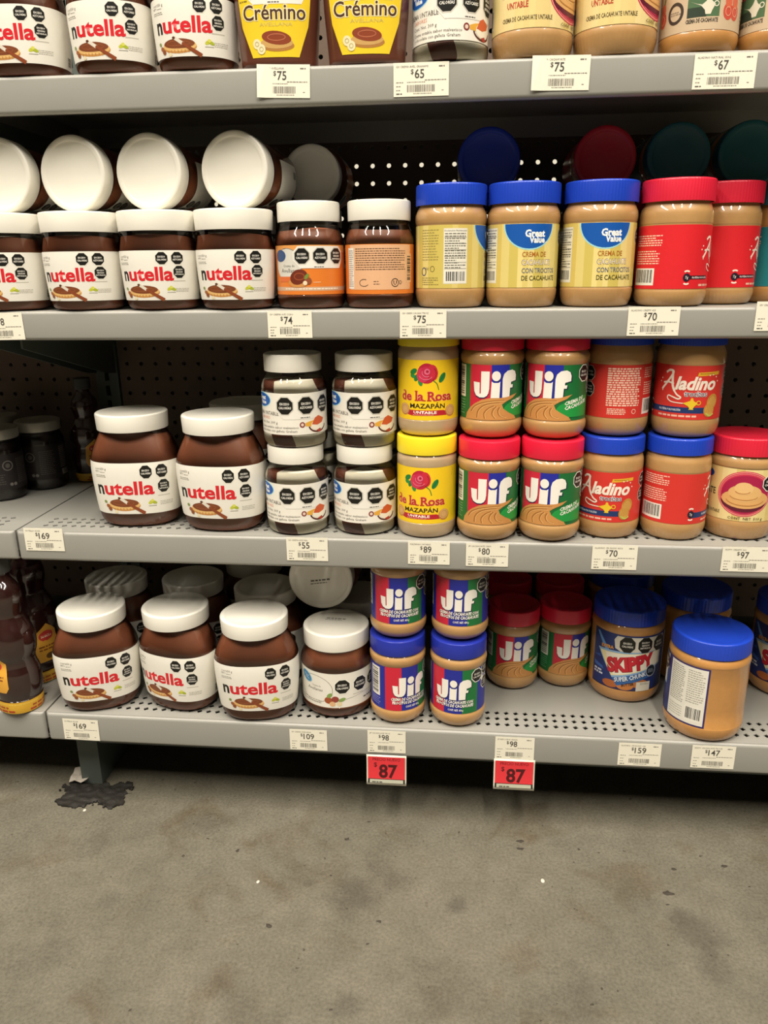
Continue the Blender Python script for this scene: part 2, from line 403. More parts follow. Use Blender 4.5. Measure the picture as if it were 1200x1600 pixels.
def pegboard(x0, x1, z0, z1, px0, pz0, y=BACK, th=0.0035, pitch=0.0254, r=0.0036):
    """hardboard sheet with real round holes; px0/pz0 = one hole centre"""
    mb = MB(); ia = math.ceil((x0+0.013-px0)/pitch); ib = math.floor((x1-0.013-px0)/pitch); ka = math.ceil((z0+0.013-pz0)/pitch); kb = math.floor((z1-0.013-pz0)/pitch)
    xa, xb = px0+(ia-0.5)*pitch, px0+(ib+0.5)*pitch; za, zb = pz0+(ka-0.5)*pitch, pz0+(kb+0.5)*pitch
    for q in ((x0, xa, z0, z1), (xb, x1, z0, z1), (xa, xb, z0, za), (xa, xb, zb, z1)):
        if q[1]-q[0] > 1e-5 and q[3]-q[2] > 1e-5: mb.box(q[0], q[1], y, y+th, q[2], q[3])
    oct_ = [(math.cos(-3*PI/4+i*PI/4-0.0), math.sin(-3*PI/4+i*PI/4)) for i in range(8)]
    for i in range(ia, ib+1):
        for k in range(ka, kb+1):
            cx, cz = px0+i*pitch, pz0+k*pitch; hp = pitch/2
            O = [(-hp,-hp),(0,-hp),(hp,-hp),(hp,0),(hp,hp),(0,hp),(-hp,hp),(-hp,0)]
            V = [(cx+a, y, cz+b) for a, b in O] + [(cx+r*a, y, cz+r*b) for a, b in oct_] + [(cx+r*a, y+th, cz+r*b) for a, b in oct_] + [(cx+a, y+th, cz+b) for a, b in O]
            F = []
            for j in range(8):
                j2 = (j+1) % 8; F += [(j, j2, 8+j2, 8+j), (8+j, 8+j2, 16+j2, 16+j), (16+j, 16+j2, 24+j2, 24+j)]
            mb.add(V, F)
    return mb
o = obj('pegboard_panel', pegboard(0.022, BX-0.02, 0.20, 1.46, 0.1127, 0.6665).mesh('pegboard_panel', PEG)); tag(o, 'brown pegboard back panel with round holes behind the jars of the main bay', 'back panel')
o = obj('pegboard_panel', pegboard(-0.90, -0.022, 0.20, 1.46, -0.0230, 0.6645).mesh('pegboard_panel', PEG)); tag(o, 'brown pegboard back panel behind the dark jam jars of the neighbouring bay', 'back panel')
# uprights with a column of bracket slots
def upright(x, label):
    mb = MB(); w, y0, y1 = 0.020, 0.340, 0.385
    mb.box(x-w, x-0.004, y0, y1, 0.0, 1.5); mb.box(x+0.004, x+w, y0, y1, 0.0, 1.5); mb.box(x-0.004, x+0.004, y0+0.015, y1, 0.0, 1.5)
    z = 0.02
    while z < 1.48:
        mb.box(x-0.004, x+0.004, y0, y0+0.015, z, z+0.008); z += 0.0254
    o = obj('gondola_upright', mb.mesh('gondola_upright', DPAINT)); tag(o, label, 'upright')
upright(0.0, 'dark grey slotted steel upright where the two bays meet')
upright(BX, 'dark grey slotted steel upright at the right end of the main bay')
# sheets added behind the pegboard to block light through its upper and lower holes
o = obj('rear_light_blocker', MB().box(-0.92, BX, 0.386, 0.389, 0.958, 1.46).mesh('rear_light_blocker', DARKM)); tag(o, 'added grey sheet blocking light through the upper pegboard holes', 'back panel')
o = obj('rear_light_blocker', MB().box(-0.92, BX, 0.386, 0.389, 0.0, 0.80).mesh('rear_light_blocker', DARKM)); tag(o, 'added grey sheet blocking light through the lower pegboard holes', 'back panel')
def base_frame():
    root = empty('steel_underframe', (0.6, 0.2, 0)); tag(root, 'grey steel underframe with feet under the lowest shelf', 'shelf frame')
    def part(nm, mb, mat):
        q = obj(nm, mb.mesh(nm, mat), root); q.location = (-0.6, -0.2, 0); return q
    part('front_beam', MB().box(0.05, BX-0.02, 0.055, 0.070, 0.080, 0.1150), DARKM)
    part('kick_plate', MB().box(-0.92, BX, 0.318, 0.328, 0.0, 0.116), DARKM)
    for fx in (0.012, BX-0.06):
        part('foot', MB().box(fx, fx+0.034, 0.055, 0.318, 0.0, 0.085).box(fx+0.004, fx+0.030, 0.075, 0.318, 0.085, 0.115), DARKM)
    return root
base_frame()
# ------------------------------------------------------------------ jar contents and plastics
CLEAR = glassmat('clear_jar_wall')
COCOA = pmat('cocoa_spread', '#9a5c40', 0.4, coat=0.25, var=0.10, scale=35)
PNUT = pmat('peanut_butter', '#b58b57', 0.4, coat=1.0, var=0.08, scale=90, bump=0.05, bscale=120)
PNUTD = pmat('dark_peanut_butter', '#b98447', 0.4, coat=1.0, var=0.10, scale=120, bump=0.05, bscale=160)
PNUTM = pmat('marzipan_spread', '#b69c78', 0.4, coat=1.0, var=0.06, scale=70)
BROWNB = pmat('brown_squeeze_plastic', '#5d3426', 0.3, coat=0.6, var=0.06, scale=30)
JAM = pmat('dark_jam', '#2a1a1a', 0.3, coat=0.5, var=0.2, scale=60)
SYRUP = pmat('dark_syrup', '#2b1613', 0.15, coat=1.0, var=0.2, scale=40)
LIDW = pmat('white_lid_plastic', '#e4e0d4', 0.34, var=0.02, scale=40)
LIDB = pmat('blue_lid_plastic', '#1c3fb4', 0.32, var=0.05, scale=60)
LIDN = pmat('navy_lid_plastic', '#22309a', 0.30, var=0.05, scale=60)
LIDR = pmat('red_lid_plastic', '#d2223a', 0.34, var=0.05, scale=60)
LIDC = pmat('crimson_lid_plastic', '#d81f3c', 0.32, var=0.05, scale=60)
LIDY = pmat('yellow_lid_plastic', '#f2d92a', 0.34, var=0.04, scale=60)
LIDG = pmat('brushed_grey_lid', '#a9a59a', 0.35, metal=0.3, var=0.05, scale=60)
LIDK = pmat('charcoal_lid_plastic', '#3c3c3a', 0.45, var=0.05, scale=60)
LIDT = pmat('teal_lid_plastic', '#176a72', 0.4, var=0.05, scale=60)
def swirl_material():
    mt, nt, p = base('marshmallow_cocoa_swirl'); N, L = nt.nodes, nt.links
    tc = N.new('ShaderNodeTexCoord'); sx = N.new('ShaderNodeSeparateXYZ'); L.new(tc.outputs['Object'], sx.inputs[0])
    def mth(op, a, b=None, c=None):
        q = N.new('ShaderNodeMath'); q.operation = op
        for i, v in enumerate((a, b, c)):
            if v is None: continue
            if isinstance(v, (int, float)): q.inputs[i].default_value = v
            else: L.new(v, q.inputs[i])
        return q.outputs[0]
    nz = N.new('ShaderNodeTexNoise'); nz.inputs['Scale'].default_value = 28; nz.inputs['Detail'].default_value = 1; L.new(tc.outputs['Object'], nz.inputs['Vector'])
    ang = mth('ARCTAN2', sx.outputs['Y'], sx.outputs['X'])
    ph = mth('ADD', mth('MULTIPLY', ang, 3.0), mth('ADD', mth('MULTIPLY', sx.outputs['Z'], 22.0), mth('MULTIPLY', nz.outputs['Fac'], 2.2)))
    f = mth('GREATER_THAN', mth('SINE', ph), 0.5)
    mx = N.new('ShaderNodeMix'); mx.data_type = 'RGBA'; L.new(f, mx.inputs[0]); mx.inputs[6].default_value = lin('#efe7d4'); mx.inputs[7].default_value = lin('#72402f')
    L.new(mx.outputs[2], p.inputs['Base Color']); p.inputs['Roughness'].default_value = 0.4; return mt
SWIRL = swirl_material()

def sharp(me, deg=35):
    try: me.set_sharp_from_angle(angle=math.radians(deg))
    except Exception: pass
    return me
def lid_mesh(name, r, z0, z1, mat, ribs=False, taper=0.0, recess=1.2, nseg=None):
    sec = Section(r, r); n = nseg or (216 if ribs else 72)
    prof = [(z0+0.6, r-1.6), (z0, r-1.4), (z0, r-taper), (z0+1.2, r-taper+0.2), (z1-2.4, r), (z1-1.0, r-0.5), (z1-0.25, r-1.4), (z1, r-2.6), (z1, r-6.5), (z1-recess*0.5, r-7.6), (z1-recess, r-9), (z1-recess, r*0.4), (z1-recess, 0.3)]
    V, F = lathe(sec, prof, n, ribs=(z0+1.0, z1-2.3, 0.55) if ribs else None, cap0=False)
    return sharp(mesh_from(name, V, F, mat), 30 if not ribs else 50)
def body_mesh(name, sec, prof, mat, inset=0.0, wave=None, nseg=64, cap1=True):
    V, F = lathe(sec, prof, nseg, inset=inset, wave=wave, cap1=cap1)
    return sharp(mesh_from(name, V, F, mat), 40)
def cut(prof, ztop): return [p for p in prof if p[0] < ztop-0.5] + [(ztop, interp(prof, ztop))]
KIND = {}
def kind(key, sec, prof, H, parts, rb, w, cat, root):
    KIND[key] = dict(sec=sec, prof=prof, H=H*MM, parts=parts, rb=rb*MM, w=w*MM, cat=cat, root=root)
EX = {'c': ('EXCESO', 'CALORÍAS'), 'a': ('EXCESO', 'AZÚCARES'), 'g': ('EXCESO', 'GRASAS', 'SATURADAS')}

# ------------------------------------------------------------------ label artwork
def nut_art(d):
    A = Art(); x = d['x']
    A.rect(-x, d['v0'], x, d['v1'], '#e9e5da', 0)
    A.text('n', d['t0'], d['tb'], d['th']*1.02, '#1a1614', 2, align='l', bold=0.028, w=d['tw']*0.128, res=3)
    A.text('utella', d['t0']+d['tw']*0.15, d['tb'], d['th'], '#d4202c', 2, align='l', bold=0.028, w=d['tw']*0.85, res=3)
    for (u, v), k in zip(d['oct'], 'cag'): A.octa(u, v, d['or'], EX[k], 1, bw=0.10)
    b = d['bread']; bx, by, k = b
    A.ell(bx, by-2.2*k, 25*k, 7.5*k, '#c98f4e', 1); A.ell(bx, by-0.6*k, 24.5*k, 7.0*k, '#e2b673', 2); A.ell(bx, by+1.4*k, 22.5*k, 5.6*k, '#7d4326', 3)
    A.ring(bx-4*k, by+1.6*k, 13*k, 3.2*k, 0.8*k, '#9a5a35', 4); A.ring(bx+8*k, by+1.4*k, 8*k, 2.4*k, 0.7*k, '#9a5a35', 4)
    for i in range(7): A.rect(bx+(-17+i*5)*k, by-8.4*k, bx+(-16+i*5)*k, by-5.6*k, '#b97c3e', 3)
    A.stroke([(bx-5*k, by+8*k), (bx+6*k, by+1*k)], 4.2*k, '#ded6c6', 5, smooth=False); A.stroke([(bx+5*k, by+1.6*k), (bx+31*k, by-13*k)], 3.4*k, '#8a4526', 6, smooth=False, taper=5*k)
    A.ell(bx-6*k, by+8*k, 2.2*k, 1.5*k, '#5b3320', 6)
    for (ox, oy, r, c) in ((-27, -3, 3.0, '#9b5a34'), (-24, -7, 3.2, '#8a4d2c'), (-30, 2.5, 2.4, '#7f8f4a'), (-14, -10.5, 2.6, '#e8d9b4')): A.ell(bx+ox*k, by+oy*k, r*k, r*k*0.85, c, 5)
    lx, ly = d['leaf']
    A.ell(lx-2*k, ly, 4.2*k, 2.2*k, '#c3c63c', 1, rot=25); A.ell(lx+3*k, ly-0.5*k, 4*k, 2*k, '#a9b531', 2, rot=-20); A.ell(lx, ly+2*k, 2.4*k, 2.0*k, '#d8d65a', 3); A.rect(lx-6*k, ly-5.4*k, lx+6*k, ly-4.6*k, '#8f8b80', 1)
    tx, ty = d['net']
    A.text('CONT.', tx, ty, 2.2*k, '#57524a', 1, align='l', res=1); A.text(d['g'], tx+9.5*k, ty-0.2, 3.2*k, '#57524a', 1, align='l', res=1); A.text('NETO', tx, ty-3.2*k, 2.2*k, '#57524a', 1, align='l', res=1)
    A.lines(tx+9.5*k, ty-4*k, tx+19*k, ty-2*k, 1, '#8b877c', 1, h=0.9*k); A.lines(tx, ty-10*k, tx+18*k, ty-6*k, 2, '#8b877c', 1, h=0.9*k, seed=4)
    rx = d['oct'][2][0]; A.lines(rx-6*k, ly-5*k, rx+14*k, ly+1*k, 3, '#a39e92', 1, h=0.8*k, seed=9)
    A.rect(rx-d['or'], d['oct'][2][1]-d['or']*1.45, rx+d['or'], d['oct'][2][1]-d['or']*1.32, '#bdb8ab', 1)
    A.barcode(x-24*k, d['v0']+3, x-9*k, d['v0']+17*k, 1, seed=6, horiz=True); A.lines(-x+6, d['v0']+6, -x+26*k, d['v1']-8, 14, '#a8a396', 1, h=0.9, seed=12)
    return A
def make_spread(key, sec, prof, H, lid_r, lid_z0, d, fill, lid_mat=None, root='hazelnut_spread_jar'):
    P = smoothprof(prof, 3); zt = prof[-1][0]
    glass = body_mesh('glass_body', sec, P, CLEAR)
    top = cut(P, fill); nT = len(top)
    wv = lambda k, a: (0 if k < nT-1 else 2.2*math.sin(a+2.2)+1.3*math.sin(2*a+0.7))
    cont = body_mesh('spread_filling', sec, top, COCOA, inset=0.7, wave=wv)
    an = nut_art(d); an.vm = d.get('vm'); an.um = d.get('um', 1.0); lab = an.mesh('paper_label', sec, P, cv=9.0)
    lid = lid_mesh('lid', lid_r, lid_z0, H, lid_mat or LIDW, taper=1.0)
    kind(key, sec, P, H, [('glass_body', glass), ('spread_filling', cont), ('paper_label', lab), ('lid', lid)], prof[1][1]*sec.b/sec.a, sec.a, 'jar', root)
s650 = Section(61.5, 44, 2.35)
make_spread('nut650', s650, [(0, 38), (0.8, 44), (4, 50), (12, 55), (30, 58), (62, 60.7), (82, 61.5), (96, 60.3), (107, 57), (119, 51.5), (128, 46.8), (133, 45), (138, 45)], 158, 48.6, 135.5,
    dict(um=0.96, vm=(19, 85, 21, 93.5), x=112, v0=19, v1=85, t0=-52, tw=86, tb=45, th=16.5, oct=((24, 73.5), (46, 73.5), (47.5, 54)), **{'or': 8.8}, bread=(-12, 32.5, 0.98), leaf=(30, 34), net=(-52, 76), g='650 g'), 129)
s350 = Section(48.4, 42.5, 2.3)
make_spread('nut350', s350, [(0, 32), (0.8, 37.5), (3.5, 42), (9, 44.6), (24, 46.2), (48, 47.8), (64, 48.4), (72, 48), (80, 46.6), (88, 45), (92, 44.6), (96, 44.6)], 116, 48.2, 92.5,
    dict(x=91, v0=12, v1=70, t0=-42, tw=68, tb=35.5, th=15.2, oct=((13, 61), (31.5, 61), (33, 45)), **{'or': 7.6}, bread=(-14, 23.5, 0.86), leaf=(22, 25.5), net=(-46, 62), g='350 g'), 86)

def jif_letters(A, cx, cy, h, l, col, grow=0.0):
    k = h/330.0
    def T(p): return [(cx+(x-482)*k*1.02, cy+(840-y)*k) for x, y in p]
    J = [(290, 683), (405, 683), (402, 900), (392, 955), (372, 988), (335, 1008), (275, 1010), (222, 985), (194, 935), (182, 815), (272, 822), (274, 960), (284, 964), (291, 952)]
    f = [(578, 1010), (578, 775), (596, 715), (645, 676), (720, 666), (768, 688), (788, 735), (786, 800), (706, 818), (703, 850), (737, 850), (731, 890), (692, 890), (686, 1005)]
    A.poly(T(J)[::-1], col, l); A.poly(T(f), col, l)
    A.poly(T([(424, 1014), (432, 806), (462, 824), (522, 824), (546, 808), (540, 1014)])[::-1], col, l)
    A.ell(cx+(492-482)*k, cy+(840-740)*k, 60*k, 62*k, col, l)
def jif_octs(A, u, v, r):
    A.octa(u, v, r, EX['c'], 4, bw=0.14); A.octa(u+r*1.9, v+r*0.6, r*0.95, EX['a'], 4, bw=0.14); A.octa(u+r*1.9, v-r*1.6, r*0.95, EX['g'], 4, bw=0.14)
    A.poly([(u+r*0.6, v-r*0.6), (u+r*1.2, v-r*0.2), (u+r*1.5, v-r*0.7), (u+r*1.1, v-r*1.3)], '#e6e2d6', 3)
def jif_green():
    A = Art(); L_ = 121
    A.rect(-L_, 20, L_, 83, '#176a35', 0); A.rect(-31, 20, -3, 83, '#c9243a', 1); A.rect(-3, 45.2, 20, 83, '#22299a', 1)
    jif_letters(A, 2.6, 60.6, 31, 4, '#151a3c'); jif_letters(A, 2, 61.4, 30, 5, '#efeae0')
    # swirl of peanut butter with its folds
    A.poly([(-38, 20), (-36, 27), (-31, 33), (-24, 38.5), (-14, 43.5), (-4, 45.5), (8, 45.5), (18, 46.5), (33, 50), (26, 45), (17, 41.5), (11, 38), (13, 33), (20, 29), (30, 24), (33, 20)][::-1], '#c78c4e', 6)
    for pts, w in (([(-29, 29), (-24, 35), (-14, 39.5), (0, 42), (14, 42.5)], 1.1), ([(-20, 22.5), (-19, 30), (-13, 36), (-3, 39), (8, 39.5)], 1.0), ([(-10, 22), (-11, 28), (-6, 33.5), (1, 36.5)], 1.0), ([(3, 22.5), (-1, 27), (0, 32), (4, 36)], 1.0), ([(16, 23), (8, 26), (6, 31), (8, 35)], 1.0)):
        A.stroke(pts, w*1.6, '#9c6630', 7); A.stroke([(x+1.3, y-0.6) for x, y in pts], w, '#dfa968', 8)
    A.poly([(13, 33), (17, 37.5), (24, 41), (33, 44), (46, 47), (60, 48), (60, 24), (30, 24), (20, 28.5)][::-1], '#1f9440', 6)
    for i, (t, c, h) in enumerate((('CREMA DE', '#efeae0', 4.0), ('CACAHUATE', '#efeae0', 4.0))):
        A.text(t, 24+i*0.3, 37.5-i*5.3, h, c, 8, align='l', bold=0.03, shear=0.3, rot=13, res=1)
    jif_octs(A, 51, 73, 9.2)
    A.barcode(-56, 45, -40, 82, 2, seed=5, horiz=True); A.lines(-56, 24, -41, 43, 6, '#7fb38d', 2, h=1.0, seed=2)
    A.lines(76, 26, 112, 78, 16, '#a9cbb2', 2, h=1.1, seed=7); A.rect(-108, 30, -70, 78, '#e4dfd2', 1); A.lines(-106, 32, -72, 76, 16, '#55514a', 2, h=1.1, seed=3)
    return A
def jif_blue():
    A = Art(); L_ = 121
    A.rect(-L_, 20, L_, 83, '#232a92', 0); A.rect(-37, 20, -13, 83, '#c9243a', 1); A.rect(13, 20, 37, 83, '#1a7038', 1)
    jif_letters(A, 0.6, 54.2, 29, 4, '#151a3c'); jif_letters(A, 0, 55, 28, 5, '#efeae0')
    for dx, dy, c, l in ((0.4, -0.5, '#151a3c', 4), (0, 0, '#efeae0', 5)):
        A.text('CREMA DE CACAHUATE CON', 1+dx, 35+dy, 4.0, c, l, w=58, bold=0.035, shear=0.25, res=1); A.text('TROCITOS DE CACAHUATE', 2+dx, 29.8+dy, 4.0, c, l, w=57, bold=0.035, shear=0.25, res=1)
    A.text('CONT. NET. 454 g', 4, 24, 2.8, '#efeae0', 4, w=22, bold=0.02, res=1)
    jif_octs(A, 36, 73, 9.2)
    A.barcode(-64, 38, -46, 80, 2, seed=8, horiz=True); A.lines(-66, 24, -45, 36, 4, '#8f93c8', 2, h=1.0, seed=2)
    A.lines(70, 26, 112, 78, 16, '#a9aeda', 2, h=1.1, seed=7); A.rect(-110, 30, -74, 78, '#e4dfd2', 1); A.lines(-108, 32, -76, 76, 16, '#55514a', 2, h=1.1, seed=3)
    return A
JP = smoothprof([(0, 26), (0.6, 30), (3, 35), (8, 38.9), (13, 40.3), (17, 40.2), (19.5, 38.9), (20.5, 38.6), (20.5, 38.6), (83, 38.6), (83, 38.6), (85, 39.4), (89, 40.4), (94, 40.3), (98, 38.2), (101, 36), (104, 35.5)], 3)
JP = restack(JP, [(0, 0), (20.5, 24.5), (83, 93), (101, 110), (104, 114)])
sj = Section(38.6, 38.6)
SA = None
def pb(key, sec, P, H, art, lid, body_mat, rb, w, cv=None, lab='paper_label', vm=None, flutes=None):
    if art and vm: art.vm = vm
    if art and sec is SA: art.um = 0.951
    V, F = lathe(sec, P, 180 if flutes else 64, ribs=flutes); b = sharp(mesh_from('jar_body', V, F, body_mat), 40)
    parts = [('jar_body', b)] + ([(lab, art.mesh(lab, sec, P, cv=cv))] if art else []) + [('lid', lid)]
    kind(key, sec, P, H, parts, rb, w, 'jar', 'peanut_butter_jar')
pb('jif_red', sj, JP, 133, jif_green(), lid_mesh('lid', 39.6, 110, 133, LIDC, taper=0.3), PNUT, 30, 40.4, vm=(20, 83, 24.5, 93))
pb('jif_blue', sj, JP, 133, jif_blue(), lid_mesh('lid', 39.6, 110, 133, LIDN, taper=0.3), PNUT, 30, 40.4, vm=(20, 83, 24.5, 93))

def rosa_art():
    A = Art(); L_ = 123
    A.rect(-L_, 17, L_, 86, '#f0c81e', 0)
    for (x, y, rx, ry, rot, c) in ((-17, 73, 5, 3, 25, '#1f7a3a'), (-13, 66, 4.5, 3, 60, '#1f7a3a'), (-8, 61, 4.5, 2.8, 110, '#2c8a44'), (-18, 68, 3.5, 2.5, -20, '#2c8a44'), (20, 66, 6.5, 3.4, 55, '#1f7a3a')): A.ell(x, y, rx, ry, c, 1, rot=rot)
    A.stroke([(8, 63), (13, 59), (15.5, 52)], 1.2, '#3c7a34', 1); A.stroke([(16, 61), (24, 71)], 0.5, '#14502a', 2)
    for (x, y, rx, ry, rot, c, l) in ((0, 71, 12, 11.5, 0, '#b81f38', 2), (7.5, 72, 6.5, 9, 10, '#c92a3c', 3), (-5, 69, 7.5, 8.5, 15, '#cf3352', 4), (-1, 73, 6.5, 6, 0, '#c4284a', 5), (0.5, 73, 3.6, 3.4, 0, '#dd6a84', 6), (0.8, 73.2, 1.8, 1.6, 0, '#a81c36', 7)): A.ell(x, y, rx, ry, c, l, rot=rot)
    A.ring(-1, 70.5, 9, 7, 0.7, '#e07a90', 7, a0=200, a1=330); A.ring(0, 72, 6, 5, 0.6, '#e48aa0', 8, a0=160, a1=300); A.ring(2, 71, 10, 9, 0.6, '#8e1428', 8, a0=300, a1=400)
    A.text('de la Rosa', -1, 40, 10.0, '#e8a07a', 1, w=70.5, bold=0.045, res=3); A.text('de la Rosa', -1, 40, 10.0, '#b52a26', 2, w=70, bold=0.022, res=3)
    for (x, y, w_) in ((-31.5, 50.6, 4), (-13.3, 50.6, 4), (-13, 40, 5), (-3, 40, 4), (3, 49.2, 4), (3.2, 40, 5.5), (11.5, 40, 4)): A.rect(x-w_/2, y-0.6, x+w_/2, y+0.6, '#b52a26', 3)
    A.text('MAZAPÁN', 1, 31, 5.2, '#2b2117', 2, w=46, bold=0.02, res=2)
    A.poly([(-26, 28.6), (22, 28.6), (30, 25.6), (35, 25.2), (26, 22.6), (-20, 22), (-27, 23.4)][::-1], '#b5222e', 1); A.text('UNTABLE', -2, 24.6, 3.0, '#f2eadc', 2, w=30, bold=0.03, res=1); A.lines(-18, 22.6, 16, 23.8, 1, '#e8b9a8', 2, h=0.5)
    for (x, y) in ((33, 27.5), (-31, 29)): A.ell(x, y, 8, 7, '#b77c46', 2); A.ell(x, y+0.8, 7, 6, '#d3a468', 3); A.ring(x, y+0.5, 5, 4.4, 0.6, '#b98750', 4)
    A.stroke([(46, 74), (48, 80), (47, 84)], 0.6, '#9a8226', 1)
    A.barcode(70, 24, 96, 46, 1, seed=9); A.lines(64, 50, 112, 80, 12, '#7a6420', 1, h=1.0); A.lines(-112, 26, -66, 80, 18, '#7a6420', 1, h=1.0, seed=5)
    return A
RP = smoothprof([(0, 30), (0.7, 34), (3, 37), (8, 39), (14, 39.4), (16, 39.4), (16.5, 38.9), (16.5, 38.9), (86.5, 38.9), (86.5, 38.9), (87, 39.4), (95, 39.3), (99, 37.6), (102, 36), (105, 36)], 3)
RP = restack(RP, [(0, 0), (16.5, 21), (86.5, 97), (102, 113), (105, 117)])
pb('rosa', Section(38.9, 38.9), RP, 135, rosa_art(), lid_mesh('lid', 39.3, 112.5, 135, LIDY, taper=0.2), PNUTM, 34, 39.4, vm=(17, 86, 21.3, 96.7))

def script_A(A, cx, cy, k, col, l):
    """the big flourished capital that opens the script logo, its tail running down into the lamp"""
    A.stroke([(cx-11*k, cy-1*k), (cx-5*k, cy+6*k), (cx+1*k, cy+14*k), (cx+4*k, cy+20.5*k), (cx-1*k, cy+22*k), (cx-6*k, cy+19*k)], 2.6*k, col, l)
    A.stroke([(cx+3.4*k, cy+20.5*k), (cx+3.6*k, cy+12*k), (cx+4.6*k, cy+4*k), (cx+7.5*k, cy-2*k)], 3.0*k, col, l+1)
    A.stroke([(cx-9*k, cy+7*k), (cx-2*k, cy+8.2*k), (cx+6*k, cy+6.4*k)], 2.0*k, col, l+2)
def aladino_art(red='#d0342c', trocitos=True, H=(19, 82)):
    A = Art(); L_ = 134.77; v0, v1 = H; dv = v0-19
    A.rect(-L_, v0, L_, v1, red, 0); W_ = '#f0e2d2'
    def Y(v): return v+dv
    script_A(A, -24, Y(54), 1.0, W_, 1)
    A.text('ladino', 9.5, Y(54.5), 14.5, W_, 4, w=52, bold=0.035, shear=0.28, res=3)
    for (x, y) in ((26, 71), (31, 71.5), (36, 69), (39, 64), (-34, 52), (-38, 62), (-36, 66)): A.ell(x, Y(y), 0.9, 0.9, W_, 1, n=8)
    A.stroke([(-17, Y(52.5)), (-13, Y(48)), (-8, Y(45)), (-11, Y(43)), (-18, Y(45)), (-24, Y(46.5)), (-25, Y(43)), (-20, Y(39.5)), (-12, Y(38.5)), (-3, Y(38.2))], 2.0, W_, 5, taper=1.0)
    if trocitos:
        A.text('trocitos', 10, Y(46.6), 6.2, '#efe9e0', 5, w=29, bold=0.05, res=2); A.text('trocitos', 10, Y(46.6), 6.2, '#28305e', 6, w=28, bold=0.008, res=2)
    # little oil lamp
    A.poly([(-5, Y(38.4)), (0, Y(40)), (4, Y(41.5)), (4.6, Y(44)), (6, Y(44.8)), (7.4, Y(44)), (8, Y(41.5)), (13, Y(38.6)), (12, Y(37)), (9.5, Y(35)), (8, Y(32.4)), (9, Y(31)), (2.6, Y(31)), (3.8, Y(32.4)), (2, Y(35))][::-1], '#e2bd2c', 6); A.ring(14.5, Y(39), 3, 2.8, 1.0, '#e2bd2c', 5, n=14)
    if trocitos: A.rect(-58, Y(26.5), 28, Y(33.5), '#1f3466', 1); A.text('PROTEÍNA POR PORCIÓN', -22, Y(28.8), 2.5, '#d8dbe6', 2, w=30, bold=0.02, res=1)
    else: A.rect(-54, Y(29.4), -22, Y(33.6), '#3a1420', 1); A.text('PROTEÍNA POR PORCIÓN', -36, Y(30.4), 2.0, '#e6d8d8', 2, w=26, bold=0.02, res=1)
    A.lines(-38, Y(21.5), 26, Y(24.5), 1, '#eab9a2', 1, h=2.2, seed=21)
    # peanut
    A.ell(33.5, Y(40), 8, 9.5, '#c08a3a', 3, rot=-20); A.ell(30, Y(30.5), 8, 8.5, '#c08a3a', 4, rot=-20); A.ell(33, Y(39), 6.3, 7.5, '#d6a455', 5, rot=-20); A.ell(30.5, Y(31), 6.2, 6.5, '#cf9b4a', 6, rot=-20)
    for i in range(5): A.stroke([(26+i*2.6, Y(26+i*0.7)), (29+i*2.2, Y(46))], 0.5, '#9c6a2a', 7, smooth=False)
    A.stroke([(25, Y(27)), (31, Y(23.5)), (37, Y(26))], 2.0, '#b9c25a', 7)
    if trocitos: A.poly([(10, Y(70)), (40, Y(71.5)), (40.5, Y(75.5)), (11, Y(74.2))], '#dfa92e', 1); A.lines(13, Y(71.6), 38, Y(74), 1, '#8a5a1a', 2, h=0.7)
    A.octa(62, Y(70.5), 9, EX['c'], 2, bw=0.08); A.octa(62, Y(51.5), 9, EX['g'], 2, bw=0.08)
    # declaration panel, bar code, badge
    A.lines(90, Y(33), 134, Y(79), 17, '#f1cbb4', 1, h=1.7, seed=31, ragged=0.1); A.lines(92, Y(23), 116, Y(31), 4, '#f1cbb4', 1, h=1.1, seed=32); A.ring(127, Y(27), 3, 3, 0.7, '#f1cbb4', 1)
    A.barcode(-129, Y(23), -95, Y(42), 1, seed=14); A.lines(-129, Y(66), -88, Y(79), 5, '#f1cbb4', 1, h=1.2, seed=15); A.lines(-129, Y(46), -90, Y(62), 6, '#f1cbb4', 1, h=1.2, seed=16)
    A.ell(-56, Y(31.5), 4.6, 4.6, '#241a2a', 3); A.text('7g', -56, Y(30.2), 3, '#efe9e0', 4, res=1); A.ring(-56, Y(31.5), 7.2, 8.2, 1.8, W_, 3, a0=60, a1=120, n=6); A.ring(-56, Y(31.5), 7.2, 8.2, 1.8, W_, 3, a0=240, a1=300, n=6)
    return A
AP = smoothprof([(0, 32), (0.7, 36), (3, 39.6), (8, 42.3), (13, 43.4), (17, 43.3), (18.6, 42.9), (18.6, 42.9), (82.4, 42.9), (82.4, 42.9), (84, 43.2), (94, 43), (99, 41.6), (103, 39.8), (106, 38.5), (109, 38)], 3)
sa = SA = Section(40.8, 40.8)
AP = [(z, r*0.951) for z, r in AP]
AP2 = [(z if z <= 50 else z+9, r) for z, r in AP]
AP = restack(AP, [(0, 0), (18.6, 23.5), (82.4, 90.5), (105, 113.5), (109, 119)])
FL = (2.5, 15, 0.28)
pb('aladino', sa, AP, 134, aladino_art(), lid_mesh('lid', 40.4, 113.5, 134, LIDB, ribs=True), PNUT, 34.4, 41.3, vm=(19, 82, 24, 90), flutes=FL)
pb('aladino_creamy', sa, AP2, 140, aladino_art('#d8242c', False, (20, 90)), lid_mesh('lid', 40.9, 115.5, 140, LIDR, ribs=True), PNUT, 34.4, 41.3, flutes=FL)
pb('aladino_teal', sa, AP2, 140, aladino_art('#1f7f86', False, (20, 90)), lid_mesh('lid', 40.9, 115.5, 140, LIDT, ribs=True), PNUTD, 34.4, 41.3)
